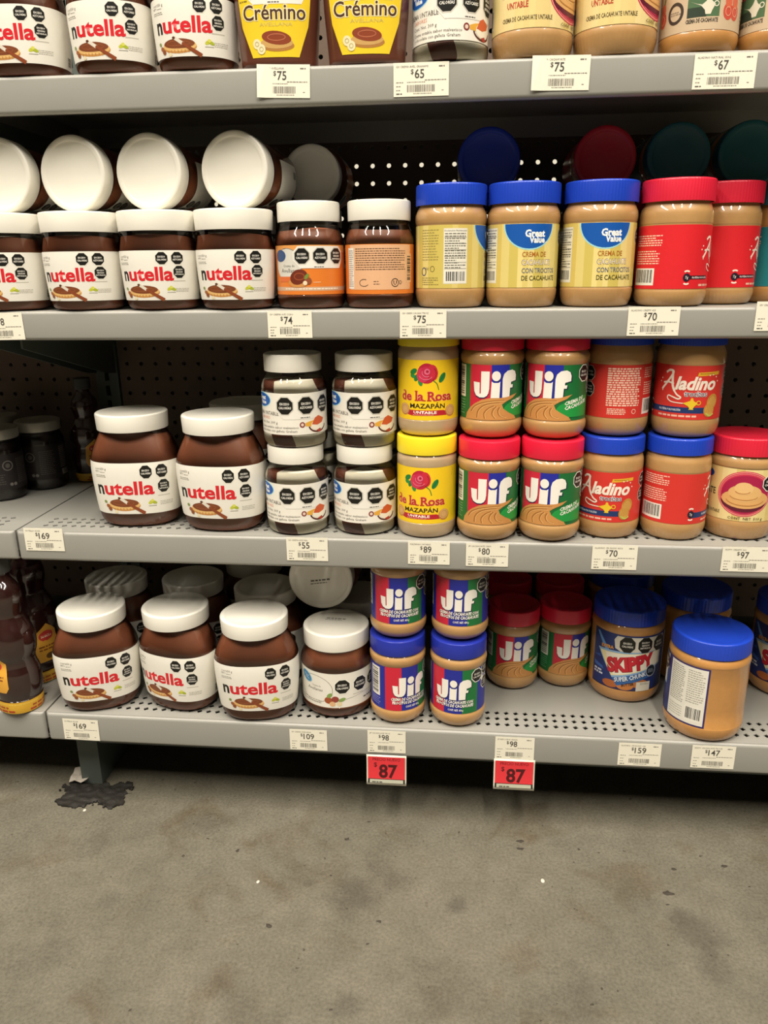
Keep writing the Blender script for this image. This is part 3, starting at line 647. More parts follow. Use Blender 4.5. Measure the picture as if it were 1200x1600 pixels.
def natural_art():
    A = Art(); A.rect(-134.77, 19, 134.77, 88, '#c8b193', 0)
    script_A(A, -24, 61, 1.0, '#cc2c3c', 1); A.text('ladino', 9.5, 61.5, 14.5, '#cc2c3c', 4, w=52, bold=0.035, shear=0.28, res=3)
    A.stroke([(-16, 60), (-10, 55), (-6, 53), (-14, 52.5), (-20, 51)], 2.2, '#cc2c3c', 4, taper=1.0)
    A.ring(-26, 38, 10, 10.5, 3.2, '#3d332c', 1); A.lines(-33, 36, -19, 40, 2, '#8a7c6a', 2, h=0.9)
    A.rect(-12, 31, 22, 58, '#4d6a48', 1); A.poly([(-12, 40), (4, 40), (8, 34), (8, 31), (-12, 31)][::-1], '#2e3a2c', 2)
    A.poly([(-10, 46), (-2, 43), (3, 42), (7, 45), (9, 49), (10, 50), (11, 49), (13, 45), (17, 42), (14, 37), (12.5, 33), (7, 33), (6, 37), (2, 41)][::-1], '#d9d2bd', 3); A.ring(18, 42.5, 3, 2.8, 1, '#d9d2bd', 3, n=14)
    A.lines(-4, 58.6, 20, 60.6, 1, '#4a4038', 2, h=1.3); A.text('CREMA DE CACAHUATE', 4, 26, 3.6, '#3b332b', 2, w=34, bold=0.03, res=1)
    for bx in (33, 43, -46): A.ell(bx, 36, 6.5, 8, '#c8503e', 1); A.ell(bx, 45, 4.5, 6.5, '#d2664a', 2); A.ring(bx, 36, 4, 4.5, 0.8, '#e09a7c', 3); A.stroke([(bx+1, 51), (bx+3, 57), (bx+6, 60)], 2.4, '#4f6f36', 3, taper=0.8)
    A.lines(60, 26, 120, 82, 16, '#7d6b55', 1, h=1.2, seed=4); A.barcode(-120, 26, -94, 46, 1, seed=4); A.lines(-126, 52, -70, 82, 10, '#7d6b55', 1, h=1.2, seed=5)
    return A
pb('natural', sa, AP2, 140, natural_art(), lid_mesh('lid', 40.9, 115.5, 140, LIDR, ribs=True), PNUTD, 34.4, 41.3)

def planks(A, L_, v0, v1, cols, l=1, seed=2):
    rr = random.Random(seed); x = -L_
    while x < L_:
        w_ = rr.uniform(5, 11); A.rect(x, v0, min(L_, x+w_), v1, rr.choice(cols), l); x += w_
def gv_badge(A, x0, x1, yt, h, l=3):
    cx, rx = (x0+x1)/2, (x1-x0)/2
    A.ell(cx, yt, rx+1.4, h+1.6, '#9fd8e0', l-1, a0=180, a1=360); A.ell(cx, yt, rx, h, '#1154a8', l, a0=180, a1=360)
def gvc_art():
    A = Art(); L_ = 132.5; A.rect(-L_, 23, L_, 94, '#d9c473', 0); planks(A, L_, 23, 94, ('#d9c473', '#e3d086', '#d2ba62', '#dcc97c', '#cdb95f'))
    gv_badge(A, -23, 36, 93.6, 27, 3)
    A.text('Great', 13, 79.5, 7.5, '#eef0ee', 4, w=24, bold=0.04, res=2); A.text('Value', 15.5, 73, 6.6, '#eef0ee', 4, w=19, bold=0.04, res=2); A.ell(27, 73.4, 0.8, 0.8, '#eef0ee', 4, n=8)
    A.text('CREMA DE', -1.5, 57.5, 5.4, '#a8641e', 3, align='l', w=29, bold=0.01)
    A.text('CACAHUATE', -2, 48.4, 5.8, '#6a4630', 3, align='l', w=36.3, bold=0.035); A.text('CACAHUATE', -1.5, 48.4, 5.6, '#e8ddcf', 4, align='l', w=35.5, bold=0.004)
    A.text('CON TROCITOS', -1.5, 39.4, 5.3, '#54607a', 3, align='l', w=44, bold=0.012); A.text('DE CACAHUATE', -1.5, 31, 5.3, '#3a3a1c', 3, align='l', w=45, bold=0.012)
    A.rect(-62, 28, -34, 90, '#e3dfd0', 2); A.barcode(-61, 29, -35, 43, 3, seed=11); A.text('Declaración Nutrimental', -48, 86.6, 1.9, '#3c3a33', 3, w=26, res=1); A.lines(-60.5, 45, -36, 85.5, 15, '#6a675c', 3, h=1.1, seed=5, ragged=0.5)
    for i in range(6): A.rect(-61, 45+i*7, -35, 45.35+i*7, '#55524a', 4)
    A.lines(-92, 54, -68, 90, 12, '#9a8a4c', 2, h=1.1, seed=6); A.lines(-92, 26, -68, 36, 4, '#8a7a40', 2, h=1.1, seed=7)
    A.ring(-76, 45, 3, 3.4, 0.6, '#5a5230', 2); A.text('W', -84, 43, 4, '#5a5230', 2, res=1); A.ring(-89, 42, 4, 5, 1.2, '#3b3d66', 2)
    for u, v, k in ((60, 80, 'c'), (80, 80, 'g')): A.octa(u, v, 9, EX[k], 3)
    A.ell(100, 55, 20, 18, '#b88a4a', 3); A.ring(100, 55, 14, 12, 2, '#d2a868', 4)
    return A
GP = smoothprof([(0, 32), (0.7, 36), (3, 39), (9, 41.4), (16, 42.7), (20, 42.8), (22.5, 42.2), (22.5, 42.2), (95, 42.2), (95, 42.2), (97, 42.8), (102, 43.2), (107, 42.6), (112, 40.4), (116, 38.4), (120, 38)], 3)
sg = Section(42.2, 42.2)
pb('gv_crunchy', sg, GP, 140, gvc_art(), lid_mesh('lid', 42.4, 116.5, 140, LIDB, ribs=True), PNUT, 36, 43, flutes=(3, 19, 0.28))
def untable_art():
    A = Art(); L_ = 139; A.rect(-L_, 22, L_, 88, '#dcc583', 0); planks(A, L_, 22, 88, ('#dcc583', '#e4cf92', '#d5bd76', '#dfca88'), seed=5)
    A.ell(4, 57, 33, 29, '#c8324e', 3, n=36); A.ring(4, 57, 32, 28, 0.9, '#e79a8e', 4, n=36); A.ring(4, 57, 30, 26, 0.8, '#e27a7c', 4, n=36); A.ell(4, 56, 28.5, 24.5, '#a51a46', 5, n=36)
    A.ell(4, 48, 28, 14, '#5c1a2c', 6, a0=180, a1=360); A.ell(5, 50.5, 28.5, 12, '#d8a566', 7); A.ell(4, 58, 20, 11, '#dcae70', 8); A.ell(2, 64, 11, 8, '#e2b87c', 9)
    for (x, y, rx, ry) in ((3, 55, 17, 6), (5, 50, 23, 8), (1, 61, 9, 4)): A.ring(x, y, rx, ry, 1.0, '#b57c40', 10, a0=190, a1=350)
    A.text('CONT. NET. 510 g', 8, 24.2, 3.2, '#3c2a16', 11, w=42, bold=0.01, res=1)
    A.octa(34, 71, 10, EX['c'], 11, bw=0.12); A.octa(56, 73, 10, EX['a'], 11, bw=0.12); A.octa(50, 51, 10, EX['g'], 11, bw=0.12); A.poly([(36, 60), (44, 62), (48, 60), (42, 44), (38, 48)], '#d8d2c2', 10)
    A.text('CREMA DE CACAHUATE UNTABLE', -52, 29.2, 4.0, '#4a3818', 3, w=56, bold=0.015, res=1); A.text('UNTABLE', -62, 41, 5.5, '#b5482a', 3, w=24, bold=0.03, res=1)
    A.text('CACAHUATE', -58, 52, 8, '#3a2c22', 3, w=50, bold=0.02); A.ell(-58, 78, 20, 7, '#1154a8', 3)
    A.lines(72, 28, 120, 84, 16, '#8a763c', 2, h=1.1, seed=4); A.barcode(-128, 28, -100, 48, 2, seed=2)
    return A
UP = smoothprof([(0, 33), (0.7, 37.5), (3, 40.6), (9, 43.4), (15, 44.8), (19, 44.9), (21.5, 44.3), (21.5, 44.3), (88.5, 44.3), (88.5, 44.3), (90, 44.9), (96, 45), (101, 43.2), (105, 41), (109, 40.5)], 3)
UP = restack(UP, [(0, 0), (21.5, 26.5), (88.5, 95.5), (105, 111.5), (109, 116)])
pb('untable', Section(44.3, 44.3), UP, 134, untable_art(), lid_mesh('lid', 44.8, 111.5, 134, LIDR, ribs=True), PNUT, 38, 45, vm=(22, 88, 27, 95), flutes=(3, 20, 0.28))
def skippy_art():
    A = Art(); N_ = '#1d2f6e'
    A.rect(-50, 20, 74, 100, N_, 0); A.rect(-50, 20, 74, 22.5, '#241f4c', 1)
    A.poly([(-44, 96), (-40, 97), (-18, 72), (-24, 70)][::-1], '#5f93cf', 1); A.poly([(-48, 52), (-30, 48), (-28, 44), (-46, 46)][::-1], '#3d69b4', 1); A.poly([(-48, 60), (-36, 64), (-34, 60)], '#2f58a2', 1)
    A.poly([(-40, 74), (62, 80), (62, 56), (-12, 34)][::-1], '#8fb4d8', 2); A.poly([(-36, 71.5), (60, 77), (60, 57.5), (-15, 39)][::-1], '#efe0a6', 3); A.poly([(-27, 71), (60, 76), (60, 58.5), (-12, 41)][::-1], '#eee7d6', 4)
    A.text('SKIPPY', 14, 50.5, 18.5, '#8a1420', 5, w=71, bold=0.075, rot=10, res=3); A.text('SKIPPY', 13.6, 51, 18.5, '#c42030', 6, w=70, bold=0.05, rot=10, res=3)
    A.poly([(-14, 36.5), (44, 52), (46, 41), (-6, 26)][::-1], '#2f5f9e', 5); A.text('SUPER CHUNK', 14, 36.2, 6.4, '#16233f', 6, w=48, bold=0.05, shear=0.1, rot=14.5, res=1); A.text('SUPER CHUNK', 13.6, 36.7, 6.2, '#dfe7ef', 7, w=47, bold=0.03, shear=0.1, rot=14.5, res=1)
    A.ell(44, 49, 9, 9, '#b9c2cc', 8); A.ell(44, 49, 7.8, 7.8, '#15202e', 9); A.lines(39, 46, 49, 52, 3, '#9aa6b4', 10, h=0.9)
    A.text('EXTRA', -24, 77, 4.2, '#e39a2c', 3, w=20, bold=0.05, rot=4, res=1)
    A.ell(-16, 27, 12, 5.5, '#b0602c', 3); A.ell(6, 26, 12, 5, '#c0783a', 4); A.ell(26, 31, 14, 6, '#b96f36', 3); A.text('BUTTER', 10, 27.4, 4, '#3b1c10', 8, w=18, bold=0.03, shear=0.2, rot=12, res=1)
    A.lines(-46, 34.5, -29, 43, 2, '#d9dde8', 2, h=2.6, seed=3)
    A.poly([(-14, 92), (-10, 98), (66, 98), (66, 78), (-4, 76.5), (-12, 80)][::-1], '#d6d0c2', 7)
    for u, k in ((5, 'c'), (31, 'g'), (56, 'a')): A.octa(u, 87, 10.5, EX[k], 9, border='#1a1814', bw=0.12); 
    A.rect(22, 20, 44, 33.5, '#dcd6c6', 9); A.lines(28, 29, 42, 32.5, 2, '#8a867a', 10, h=0.8)
    A.rect(74, 20, 132, 100, '#352a63', 0); A.rect(74, 22.2, 129.6, 97.8, '#e2ded2', 1)
    A.lines(77, 46, 100, 95, 18, '#8f8b80', 2, h=1.1, seed=3); A.lines(104, 50, 127, 95, 15, '#9c988c', 2, h=1.1, seed=8); A.barcode(104, 26, 127, 46, 2, seed=12); A.lines(77, 26, 100, 42, 5, '#a39f94', 2, h=1.0, seed=9)
    return A
KP = smoothprof([(0, 40), (0.8, 45), (3.5, 49), (9, 52), (15, 53.2), (19, 53.2), (20, 52.8), (20, 52.8), (100.5, 52.8), (100.5, 52.8), (103, 53.3), (108, 52.6), (113, 50), (116, 47.6), (120, 47)], 3)
KP = restack(KP, [(0, 0), (20, 22.5), (100.5, 113.5), (116, 128), (120, 132)])
pb('skippy', Section(52.8, 52.8), KP, 150, skippy_art(), lid_mesh('lid', 51.8, 127, 150, LIDB, ribs=True, recess=1.0), PNUTD, 45, 53.2, vm=(20, 100, 23, 113))

# glass jars with a clear neck
def clear_jar(key, r, prof, H, lid_r, lid_z0, art, fill, cont_mat, root, lid_mat=None, glass=None):
    sec = Section(r, r); P = smoothprof(prof, 3); top = cut(P, fill); nT = len(top)
    wv = lambda k, a: (0 if k < nT-1 else 1.6*math.sin(a+1.2)+1.0*math.sin(3*a+0.7))
    parts = [('glass_body', body_mesh('glass_body', sec, P, glass or CLEAR)), ('spread_filling', body_mesh('spread_filling', sec, top, cont_mat, inset=0.6, wave=wv))]
    if art: parts.append(('paper_label', art.mesh('paper_label', sec, P)))
    parts.append(('lid', lid_mesh('lid', lid_r, lid_z0, H, lid_mat or LIDW, taper=0.3)))
    kind(key, sec, P, H, parts, prof[1][1], r, 'jar', root)
def octrow(A, us, v, r, l=2):
    A.poly([(us[0]-r*1.2, v+r*0.5), (us[0]-r*0.5, v+r*1.2), (us[-1]+r*0.5, v+r*1.2), (us[-1]+r*1.2, v+r*0.5), (us[-1]+r*1.2, v-r*0.5), (us[-1]+r*0.6, v-r*1.5), (us[0]-r*0.2, v-r*1.5), (us[0]-r*1.2, v-r*0.5)][::-1], '#e8e4da', l)
    for u, k in zip(us, 'cag'): A.octa(u, v, r, EX[k], l+1, border='#c9c5b9', bw=0.13)
    A.lines((us[0]+us[-1])/2-8, v-r*1.42, (us[0]+us[-1])/2+8, v-r*1.25, 1, '#55524a', l+1, h=r*0.1)
def swirl_art():
    A = Art(); A.vm = (14, 66, 18, 71.5); A.rect(-133, 14, 133, 66, '#e9e4d8', 0)
    A.ell(-52, 56.5, 18.5, 9.4, '#8fcbe0', 1); A.ell(-52, 56.5, 17.2, 8.4, '#1154a8', 2); A.text('Great', -52, 57, 5, '#eef0ee', 3, w=17, bold=0.04); A.text('Value', -50, 51.6, 4.4, '#eef0ee', 3, w=14, bold=0.04)
    octrow(A, (-13, 15, 43), 50.5, 11.2, 3)
    A.text('CREMA UNTABLE', -22, 38.2, 4.6, '#6f6a62', 2, align='r', w=46, bold=0.01, res=1); A.text('SABORES', -36, 33, 3.6, '#d98a6c', 2, align='r', w=22, res=1); A.text('Cont. Net. 309 g', -24, 27.4, 3.2, '#5e5a52', 2, align='r', w=34, res=1)
    A.text('Crema untable sabor malvavisco', 4, 21.8, 3.0, '#4c4841', 2, align='r', w=62, res=1); A.text('y chocolate con galleta Graham', 2, 17.2, 3.0, '#4c4841', 2, align='r', w=60, res=1)
    A.ell(9, 26.5, 3.6, 3.6, '#7d2f2a', 2); A.ell(9, 26.5, 2.0, 2.0, '#e0c8b8', 3)
    A.poly([(13, 24.5), (13, 28.5), (20, 30.5), (27, 31.5), (27, 23.5), (20, 23.5)][::-1], '#dfa63e', 2)
    A.ring(32, 25, 15, 10, 2.0, '#55241c', 2, a0=190, a1=355, n=16); A.ell(32, 24.5, 11, 7, '#efe6d2', 3); A.poly([(22, 26), (27, 34), (33, 36.5), (43, 32), (40, 27), (31, 24.5)][::-1], '#c9582e', 4); A.poly([(29, 18), (36, 20), (38, 16), (33, 15)][::-1], '#a83a2a', 4)
    A.lines(62, 20, 122, 60, 12, '#a8a295', 2, h=1.1, seed=4); A.barcode(-128, 20, -104, 38, 2, seed=2); A.lines(-128, 42, -86, 60, 6, '#a8a295', 2, h=1.1, seed=5)
    return A
clear_jar('swirl', 42.6, [(0, 32), (0.7, 37), (3, 40.4), (8, 42.4), (13, 42.9), (17, 42.6), (17.5, 42.3), (17.5, 42.3), (72, 42.3), (72, 42.3), (73, 42.8), (78, 42.6), (84, 40.4), (90, 37.2), (94, 36), (101, 36)], 119, 37.6, 97, swirl_art(), 86, SWIRL, 'marshmallow_spread_jar')
def orange_art():
    A = Art(); L_ = 131.63; A.rect(-L_, 17, L_, 74, '#dc7a2c', 0); A.rect(-60, 66, 60, 74, '#e09a52', 1)
    A.ell(-31, 52, 21, 19, '#8c8a84', 1); A.ell(-31, 52, 20, 18, '#d3d0c6', 2); A.ell(-42, 62, 10, 7, '#2a4a7a', 3)
    A.text('Crema de', -28, 49, 3.0, '#55514a', 3, w=17, res=1); A.text('Avellanas', -27, 42.6, 4.8, '#55514a', 3, w=27, res=1); A.rect(-44, 32, -22, 38, '#d46a34', 3)
    octrow(A, (-10, 12.5, 35), 61.5, 9.4, 4)
    A.ell(-16, 31, 13, 5.5, '#c98a4a', 4); A.ell(-15, 37.5, 11.5, 8.5, '#6b2c1a', 5, rot=20); A.ring(-14, 38, 7, 4.5, 1.4, '#92462a', 6); A.ell(-3, 33, 4, 4, '#8b4a2c', 6); A.ell(-7, 30.5, 2.6, 2.6, '#e6d2b0', 7); A.ell(-5, 38, 4, 2, '#6f8a3a', 6, rot=50); A.rect(3, 31, 12, 31.6, '#f0c8a0', 2)
    A.rect(-60, 21.5, 60, 26, '#c9a78a', 1); A.lines(-34, 22.4, 48, 25, 1, '#f0e2d0', 2, h=1.3, seed=3)
    A.rect(90, 22, 131.63, 73.4, '#dfae86', 2); A.rect(-131.63, 22, -88, 73.4, '#dfae86', 2)
    A.rect(86, 23, 97, 70, '#e6e1d6', 3); A.lines(87, 25, 96, 68, 18, '#8f8b84', 4, h=1.0, seed=5)
    A.lines(100, 44, 131.6, 70, 10, '#5e4634', 3, h=1.0, seed=6); A.lines(-131.6, 44, -98, 70, 10, '#5e4634', 3, h=1.0, seed=8)
    A.ring(112, 30, 6.5, 4.4, 0.8, '#5e4634', 3, a0=60, a1=330); A.lines(124, 27, 131.6, 33, 2, '#7a5e48', 3, h=1.0)
    A.ring(-113, 30, 5, 5, 0.9, '#33251c', 3); A.text('U', -113, 27.4, 5, '#33251c', 3, res=1, bold=0.02); A.text('D', -105, 28, 4.6, '#33251c', 3, res=1)
    A.barcode(-95, 30, -86, 63, 3, seed=7, horiz=True, paper='#e0b890')
    return A
clear_jar('orange', 41.9, [(0, 32), (0.7, 37), (3, 40), (8, 42), (13, 42.5), (16, 42.2), (16.5, 41.9), (16.5, 41.9), (74.5, 41.9), (74.5, 41.9), (75.5, 42.4), (82, 41.8), (90, 38.6), (96, 36.4), (100, 36), (107, 36)], 124, 38.4, 101, orange_art(), 91, COCOA, 'hazelnut_spread_jar')
def avell_art():
    A = Art(); A.rect(-168, 20, 168, 75, '#e4dfd3', 0)
    A.ring(-38, 48, 30, 22, 0.8, '#8c877c', 1, n=40); A.ell(-53, 63, 12, 7.5, '#7fb2c8', 2, rot=-25); A.ell(-53, 63, 10.5, 6.2, '#2d7aa8', 3, rot=-25); A.text('Great', -54, 63.6, 3.0, '#dfe9ee', 4, w=11, rot=-12, res=1); A.text('Value', -52, 59.6, 2.8, '#dfe9ee', 4, w=9, rot=-12, res=1)
    A.text('Crema de', -34, 51.5, 2.8, '#6a665c', 2, w=15, res=1); A.text('Avellanas', -37, 45, 4.6, '#5a564d', 2, w=27, shear=0.1, res=1)
    for (x, y, r, c, l) in ((-15, 32, 6, '#9c4d2a', 2), (-5, 34, 5.5, '#8e3f34', 3), (-9, 26.5, 4.4, '#d8ab7c', 4), (1, 26.5, 4.0, '#dcc9a0', 4)): A.ell(x, y, r, r*0.9, c, l)
    A.ell(-13, 40, 5, 3, '#7f9a52', 3, rot=40); A.ell(5, 33, 5.5, 2.8, '#7f9a52', 4, rot=20)
    for u, k in ((6, 'c'), (34, 'a'), (60, 'g')): A.octa(u, 54, 11.5, EX[k], 3, border='#eeeae0', bw=0.12)
    A.stroke([(10, 33), (24, 35), (44, 38), (66, 39)], 0.6, '#9a958a', 2); A.lines(22, 38, 44, 40, 1, '#8a857a', 2, h=0.8); A.lines(40, 27, 62, 31, 1, '#5a564d', 2, h=2.2, seed=4); A.lines(-66, 24, -26, 31, 2, '#a39e92', 2, h=1.3, seed=6)
    A.lines(84, 26, 150, 70, 12, '#a8a295', 2, h=1.2, seed=7); A.barcode(-150, 26, -118, 48, 2, seed=3)
    return A
clear_jar('avell', 54, [(0, 40), (0.8, 45), (3.5, 49.5), (9, 53), (15, 54.4), (19, 54.2), (20, 53.6), (20, 53.6), (75, 53.6), (75, 53.6), (76.5, 54.3), (83, 53.6), (92, 50.4), (100, 46.8), (106, 45.4), (111, 45)], 131, 48.6, 106, avell_art(), 103, COCOA, 'hazelnut_spread_jar')
# date print on the big white lid
St = Art(); St.lines(-15, 1, 15, 4, 1, '#55524c', 0, h=2.4, seed=4); St.lines(-16, -3.5, 16, -1, 1, '#6a675f', 0, h=1.4)
stamp = St.mesh('date_stamp', None, None, cu=400)
def jam_art():
    A = Art(); A.rect(-95, 18, 95, 74, '#231d1d', 0)
    A.ring(-14, 56, 8, 8, 1.6, '#6e6a66', 1); A.ell(-14, 56, 3.6, 3.6, '#5c5854', 1); A.lines(0, 26, 24, 66, 13, '#57524e', 1, h=1.1, seed=4); A.lines(-30, 26, -20, 44, 5, '#57524e', 1, h=1.1, seed=6)
    for x in (-12, -6): A.ell(x, 26, 2.6, 2.6, '#77736d', 1)
    A.lines(34, 34, 62, 70, 12, '#8d8880', 1, h=1.0, seed=9); A.barcode(36, 22, 62, 31, 1, seed=4, paper='#a49f95')
    return A
clear_jar('jam', 37, [(0, 28), (0.7, 32), (3, 34.6), (8, 36.6), (14, 37), (17, 36.8), (17, 36.8), (75, 36.8), (75, 36.8), (82, 36), (88, 33.6), (92, 32.4), (98, 32.2)], 112, 35.5, 96, jam_art(), 90, JAM, 'jam_jar', LIDG)

# squeeze bottle: flat oval, flaring upward, standing upright
sq = Section(48, 32, 2.5)
QP = smoothprof([(0, 36), (0.8, 40.5), (4, 43), (12, 43.6), (30, 45), (60, 47.4), (95, 48), (125, 45), (142, 36), (150, 24), (154, 17), (160, 16)], 4)
def crem_art():
    A = Art(); A.vm = (14, 122, 9, 118)
    A.poly([(-29, 14), (29, 14), (40, 44), (43, 80), (42, 122), (-42, 122), (-43, 80), (-40, 44)][::-1], '#ecca2a', 0)
    A.text('Crémino', 0, 50, 14, '#e8dcae', 2, w=75, bold=0.06, res=3); A.text('Crémino', 0, 50, 14, '#4a2e20', 3, w=72, bold=0.012, res=3); A.text('AVELLANA', 2, 43.5, 3.6, '#cdbb6a', 2, w=38, res=1)
    A.ell(3, 25, 20, 5.5, '#b07a3e', 2); A.ell(2, 27.5, 19.5, 5.4, '#caa060', 3); A.ell(2, 32.5, 17.5, 6.5, '#8a3f24', 4, rot=-6); A.ring(2, 33, 11, 3.6, 1, '#b5694a', 5)
    for (x, y) in ((-22, 27), (-17, 22)): A.ell(x, y, 5, 5, '#e8dfb6', 5); A.ring(x, y, 2.6, 2.4, 0.7, '#b9a86a', 6)
    octrow(A, (-21, 2, 25), 80, 10.5, 2); A.lines(-40, 66, -30, 80, 3, '#8a7420', 2, h=1.4)
    return A
qb = body_mesh('bottle_body', sq, QP, BROWNB); qc = lid_mesh('cap', 20, 154, 178, LIDY, ribs=True)
kind('crem', sq, QP, 178, [('bottle_body', qb), ('paper_label', crem_art().mesh('paper_label', sq, QP, cv=6.0)), ('cap', qc)], 40.5*32/48, 48, 'bottle', 'squeeze_bottle')
# moulded dark syrup bottle with a banded foot
sy = Section(38, 33, 2.2)
YP = smoothprof([(0, 30), (0.8, 33), (2.6, 34.2), (8, 35), (20, 35.5), (22, 34.5), (26, 35.5), (40, 38), (62, 37.5), (74, 34), (84, 33.5), (96, 37), (112, 38), (128, 35), (142, 28), (152, 24), (164, 26), (178, 28), (194, 25), (206, 17), (214, 14), (222, 14)], 4)
def syr_band():
    A = Art(); A.rect(-110, 1.5, 110, 20.5, '#d9a832', 0); A.lines(-110, 15, 110, 19, 1, '#e6c85a', 1, h=1.2)
    for q in (-74, 0, 74): A.lines(q-22, 9, q+22, 13.5, 1, '#a8501e', 1, h=3.2, seed=3); A.lines(q-26, 3.4, q+26, 7.6, 1, '#b5401e', 1, h=3.2, seed=5)
    return A
def syr_tag():
    A = Art(); A.poly([(-17, 38), (17, 38), (22, 46), (22, 84), (0, 102), (-22, 84), (-22, 46)], '#dba03a', 0); A.ell(0, 80, 14, 9, '#c23a34', 1); A.lines(-10, 77, 10, 83, 2, '#f0d8b8', 2, h=1.8); A.lines(-16, 56, 16, 66, 2, '#8a4a1e', 1, h=2.4, seed=2); A.ell(0, 47, 7, 5, '#6a4a26', 1)
    return A
kind('syrup', sy, YP, 244, [('bottle_body', body_mesh('bottle_body', sy, YP, SYRUP)), ('foot_band', syr_band().mesh('foot_band', sy, YP, cv=6)), ('paper_label', syr_tag().mesh('paper_label', sy, YP, cv=5)), ('cap', lid_mesh('cap', 17, 218, 244, LIDK, ribs=True))], 33.5*33/38, 38, 'bottle', 'syrup_bottle')
# ------------------------------------------------------------------ putting the goods on the shelves
def facing(p): return math.atan2(CAM.x-p[0], p[1]-CAM.y)
def place(key, loc, rel=0.0, label='', group=None, rot=None, absolute=None):
    K = KIND[key]; r = empty(K['root'], loc)
    if rot is not None: r.rotation_euler = rot
    else: r.rotation_euler = (0, 0, math.radians(absolute) if absolute is not None else facing(loc)+math.radians(rel))
    for nm, me in K['parts']: obj(nm, me, r)
    return tag(r, label, K['cat'], group)
def foot(key, px, py, z):
    """base centre of a jar whose nearest base point shows at this pixel on the level z"""
    p = onZ(px, py, z); d = Vector((p.x-CAM.x, p.y-CAM.y, 0)).normalized(); p = p+d*KIND[key]['rb']; p.z = z+0.0004; return p
def row(key, px, py, z, yc):
    p = onY(px, py, yc); p.z = z+0.0004; return p
def lid_at(key, px, py, z):
    """base centre of a jar whose lid-top centre shows at this pixel, standing on level z"""
    p = onZ(px, py, z+KIND[key]['H']); p.z = z+0.0004; return p
def lying(key, px, py, yf, label, group=None, tilt=4.0, roll=0.0, turn=0.0, zc=None, scale=1.0):
    """jar on its side, lid towards the aisle, lid centre at this pixel in the plane y = yf"""
    p = onY(px, py, yf); K = KIND[key]
    if zc is not None: p.z = zc
    M = Matrix.Rotation(math.radians(turn), 4, 'Z') @ Matrix.Rotation(math.radians(90-tilt), 4, 'X') @ Matrix.Rotation(math.radians(roll), 4, 'Z')
    ax = M @ Vector((0, 0, 1)); loc = p-ax*K['H']*scale
    r = place(key, loc, label=label, group=group, rot=M.to_euler()); r.scale = (scale,)*3; return r
Z1, Z2, Z3, Z4 = ZS[1], ZS[2], ZS[3], ZS[4]

# --- top shelf
for px in (48, 183, 312):
    place('nut350', row('nut350', px, 110, Z1, 0.036), absolute=6, label='oval white-lidded jar of cocoa spread beside the yellow-labelled squeeze bottles', group='oval spread jars on the highest shelf')
for px in (438, 574):
    place('crem', row('crem', px, 100, Z1, 0.030), absolute=3, label='brown squeeze bottle with a tapering yellow label and dark lettering', group='brown squeeze bottles')
place('swirl', row('swirl', 703, 95, Z1, 0.038), 12, 'round cocoa and marshmallow swirl jar between squeeze bottle and peanut butter')
for px, rl in ((830, 58), (958, 60)):
    place('untable', row('untable', px, 90, Z1, 0.041), rl, 'peanut butter jar with plank-patterned cream label on the highest shelf', 'cream-labelled peanut butter jars on the highest shelf')
for px, rl in ((1088, -2), (1211, -50)):
    place('natural', row('natural', px, 80, Z1, 0.039), rl, 'peanut butter jar with a beige label, red script and green panel', 'beige-labelled peanut butter jars')

# --- second shelf, left: oval jars upright, more lying on top of them
UX = [onY(px, 342, 0.036).x for px in (2, 124, 245, 365)]
for x in UX:
    place('nut350', (x, 0.036, Z2+0.0004), absolute=5, label='oval jar of cocoa spread standing upright under a jar lying on its side', group='upright oval jars on the second shelf')
for x in UX:
    place('nut350', (x-0.020, 0.136, Z2+0.0004), absolute=0, label='oval jar of cocoa spread in the second row under the lying jars', group='second-row oval jars')
for (px, py, tn) in ((-4, 268, -6), (112, 266, -7), (231, 265, -9), (365, 261, -11)):
    lying('nut350', px, py, 0.030, 'oval jar of cocoa spread lying on its side, white lid towards the aisle', 'lying oval jars', tilt=2, turn=tn, zc=Z2+0.1163+0.0452, scale=0.91)
place('orange', row('orange', 487, 470, Z2, 0.046), 0, 'orange-labelled hazelnut spread jar turned with its three black octagons forward')
place('orange', row('orange', 594, 470, Z2, 0.045), 180, 'orange-labelled hazelnut spread jar turned to show its peach ingredients panel')
for x in (0.404, 0.497):
    place('orange', (x, 0.175, Z2+0.0004), 30, 'hazelnut spread jar half hidden behind the orange-labelled ones', 'hidden second-row hazelnut jars')
place('gv_crunchy', row('gv_crunchy', 703, 470, Z2, 0.046), 73, 'blue-lidded peanut butter jar turned to its white nutrition table')
for px in (813, 929):
    place('gv_crunchy', row('gv_crunchy', px, 470, Z2, 0.046), 2, 'blue-lidded peanut butter jar with yellow plank label and blue half-round badge', 'blue-badged peanut butter jars')
for x in (0.600, 0.689, 0.778):
    place('gv_crunchy', (x, 0.150, Z2+0.0004), 20, 'blue-lidded peanut butter jar in the second row behind the yellow-labelled ones', 'second-row blue-lidded jars')
lying('gv_crunchy', 764, 250, 0.190, 'blue-lidded peanut butter jar lying in the dark on the back row', tilt=0, zc=Z2+0.140+0.0440)
place('aladino_creamy', row('aladino_creamy', 1044, 470, Z2, 0.043), 100, 'tall red-lidded peanut butter jar with bar code, in front of its twin')
place('aladino_creamy', row('aladino_creamy', 1119, 466, Z2, 0.090), 100, 'red-lidded peanut butter jar set back beside the front red one')
place('aladino_teal', (1.006, 0.130, Z2+0.0004), 95, 'teal-labelled peanut butter jar half cut off past the red jars')
for x in (0.868, 0.953):
    place('aladino_creamy', (x, 0.185 if x < 0.9 else 0.205, Z2+0.0004), 60, 'red-lidded jar in the dark behind the front red jars', 'back-row red-lidded jars')
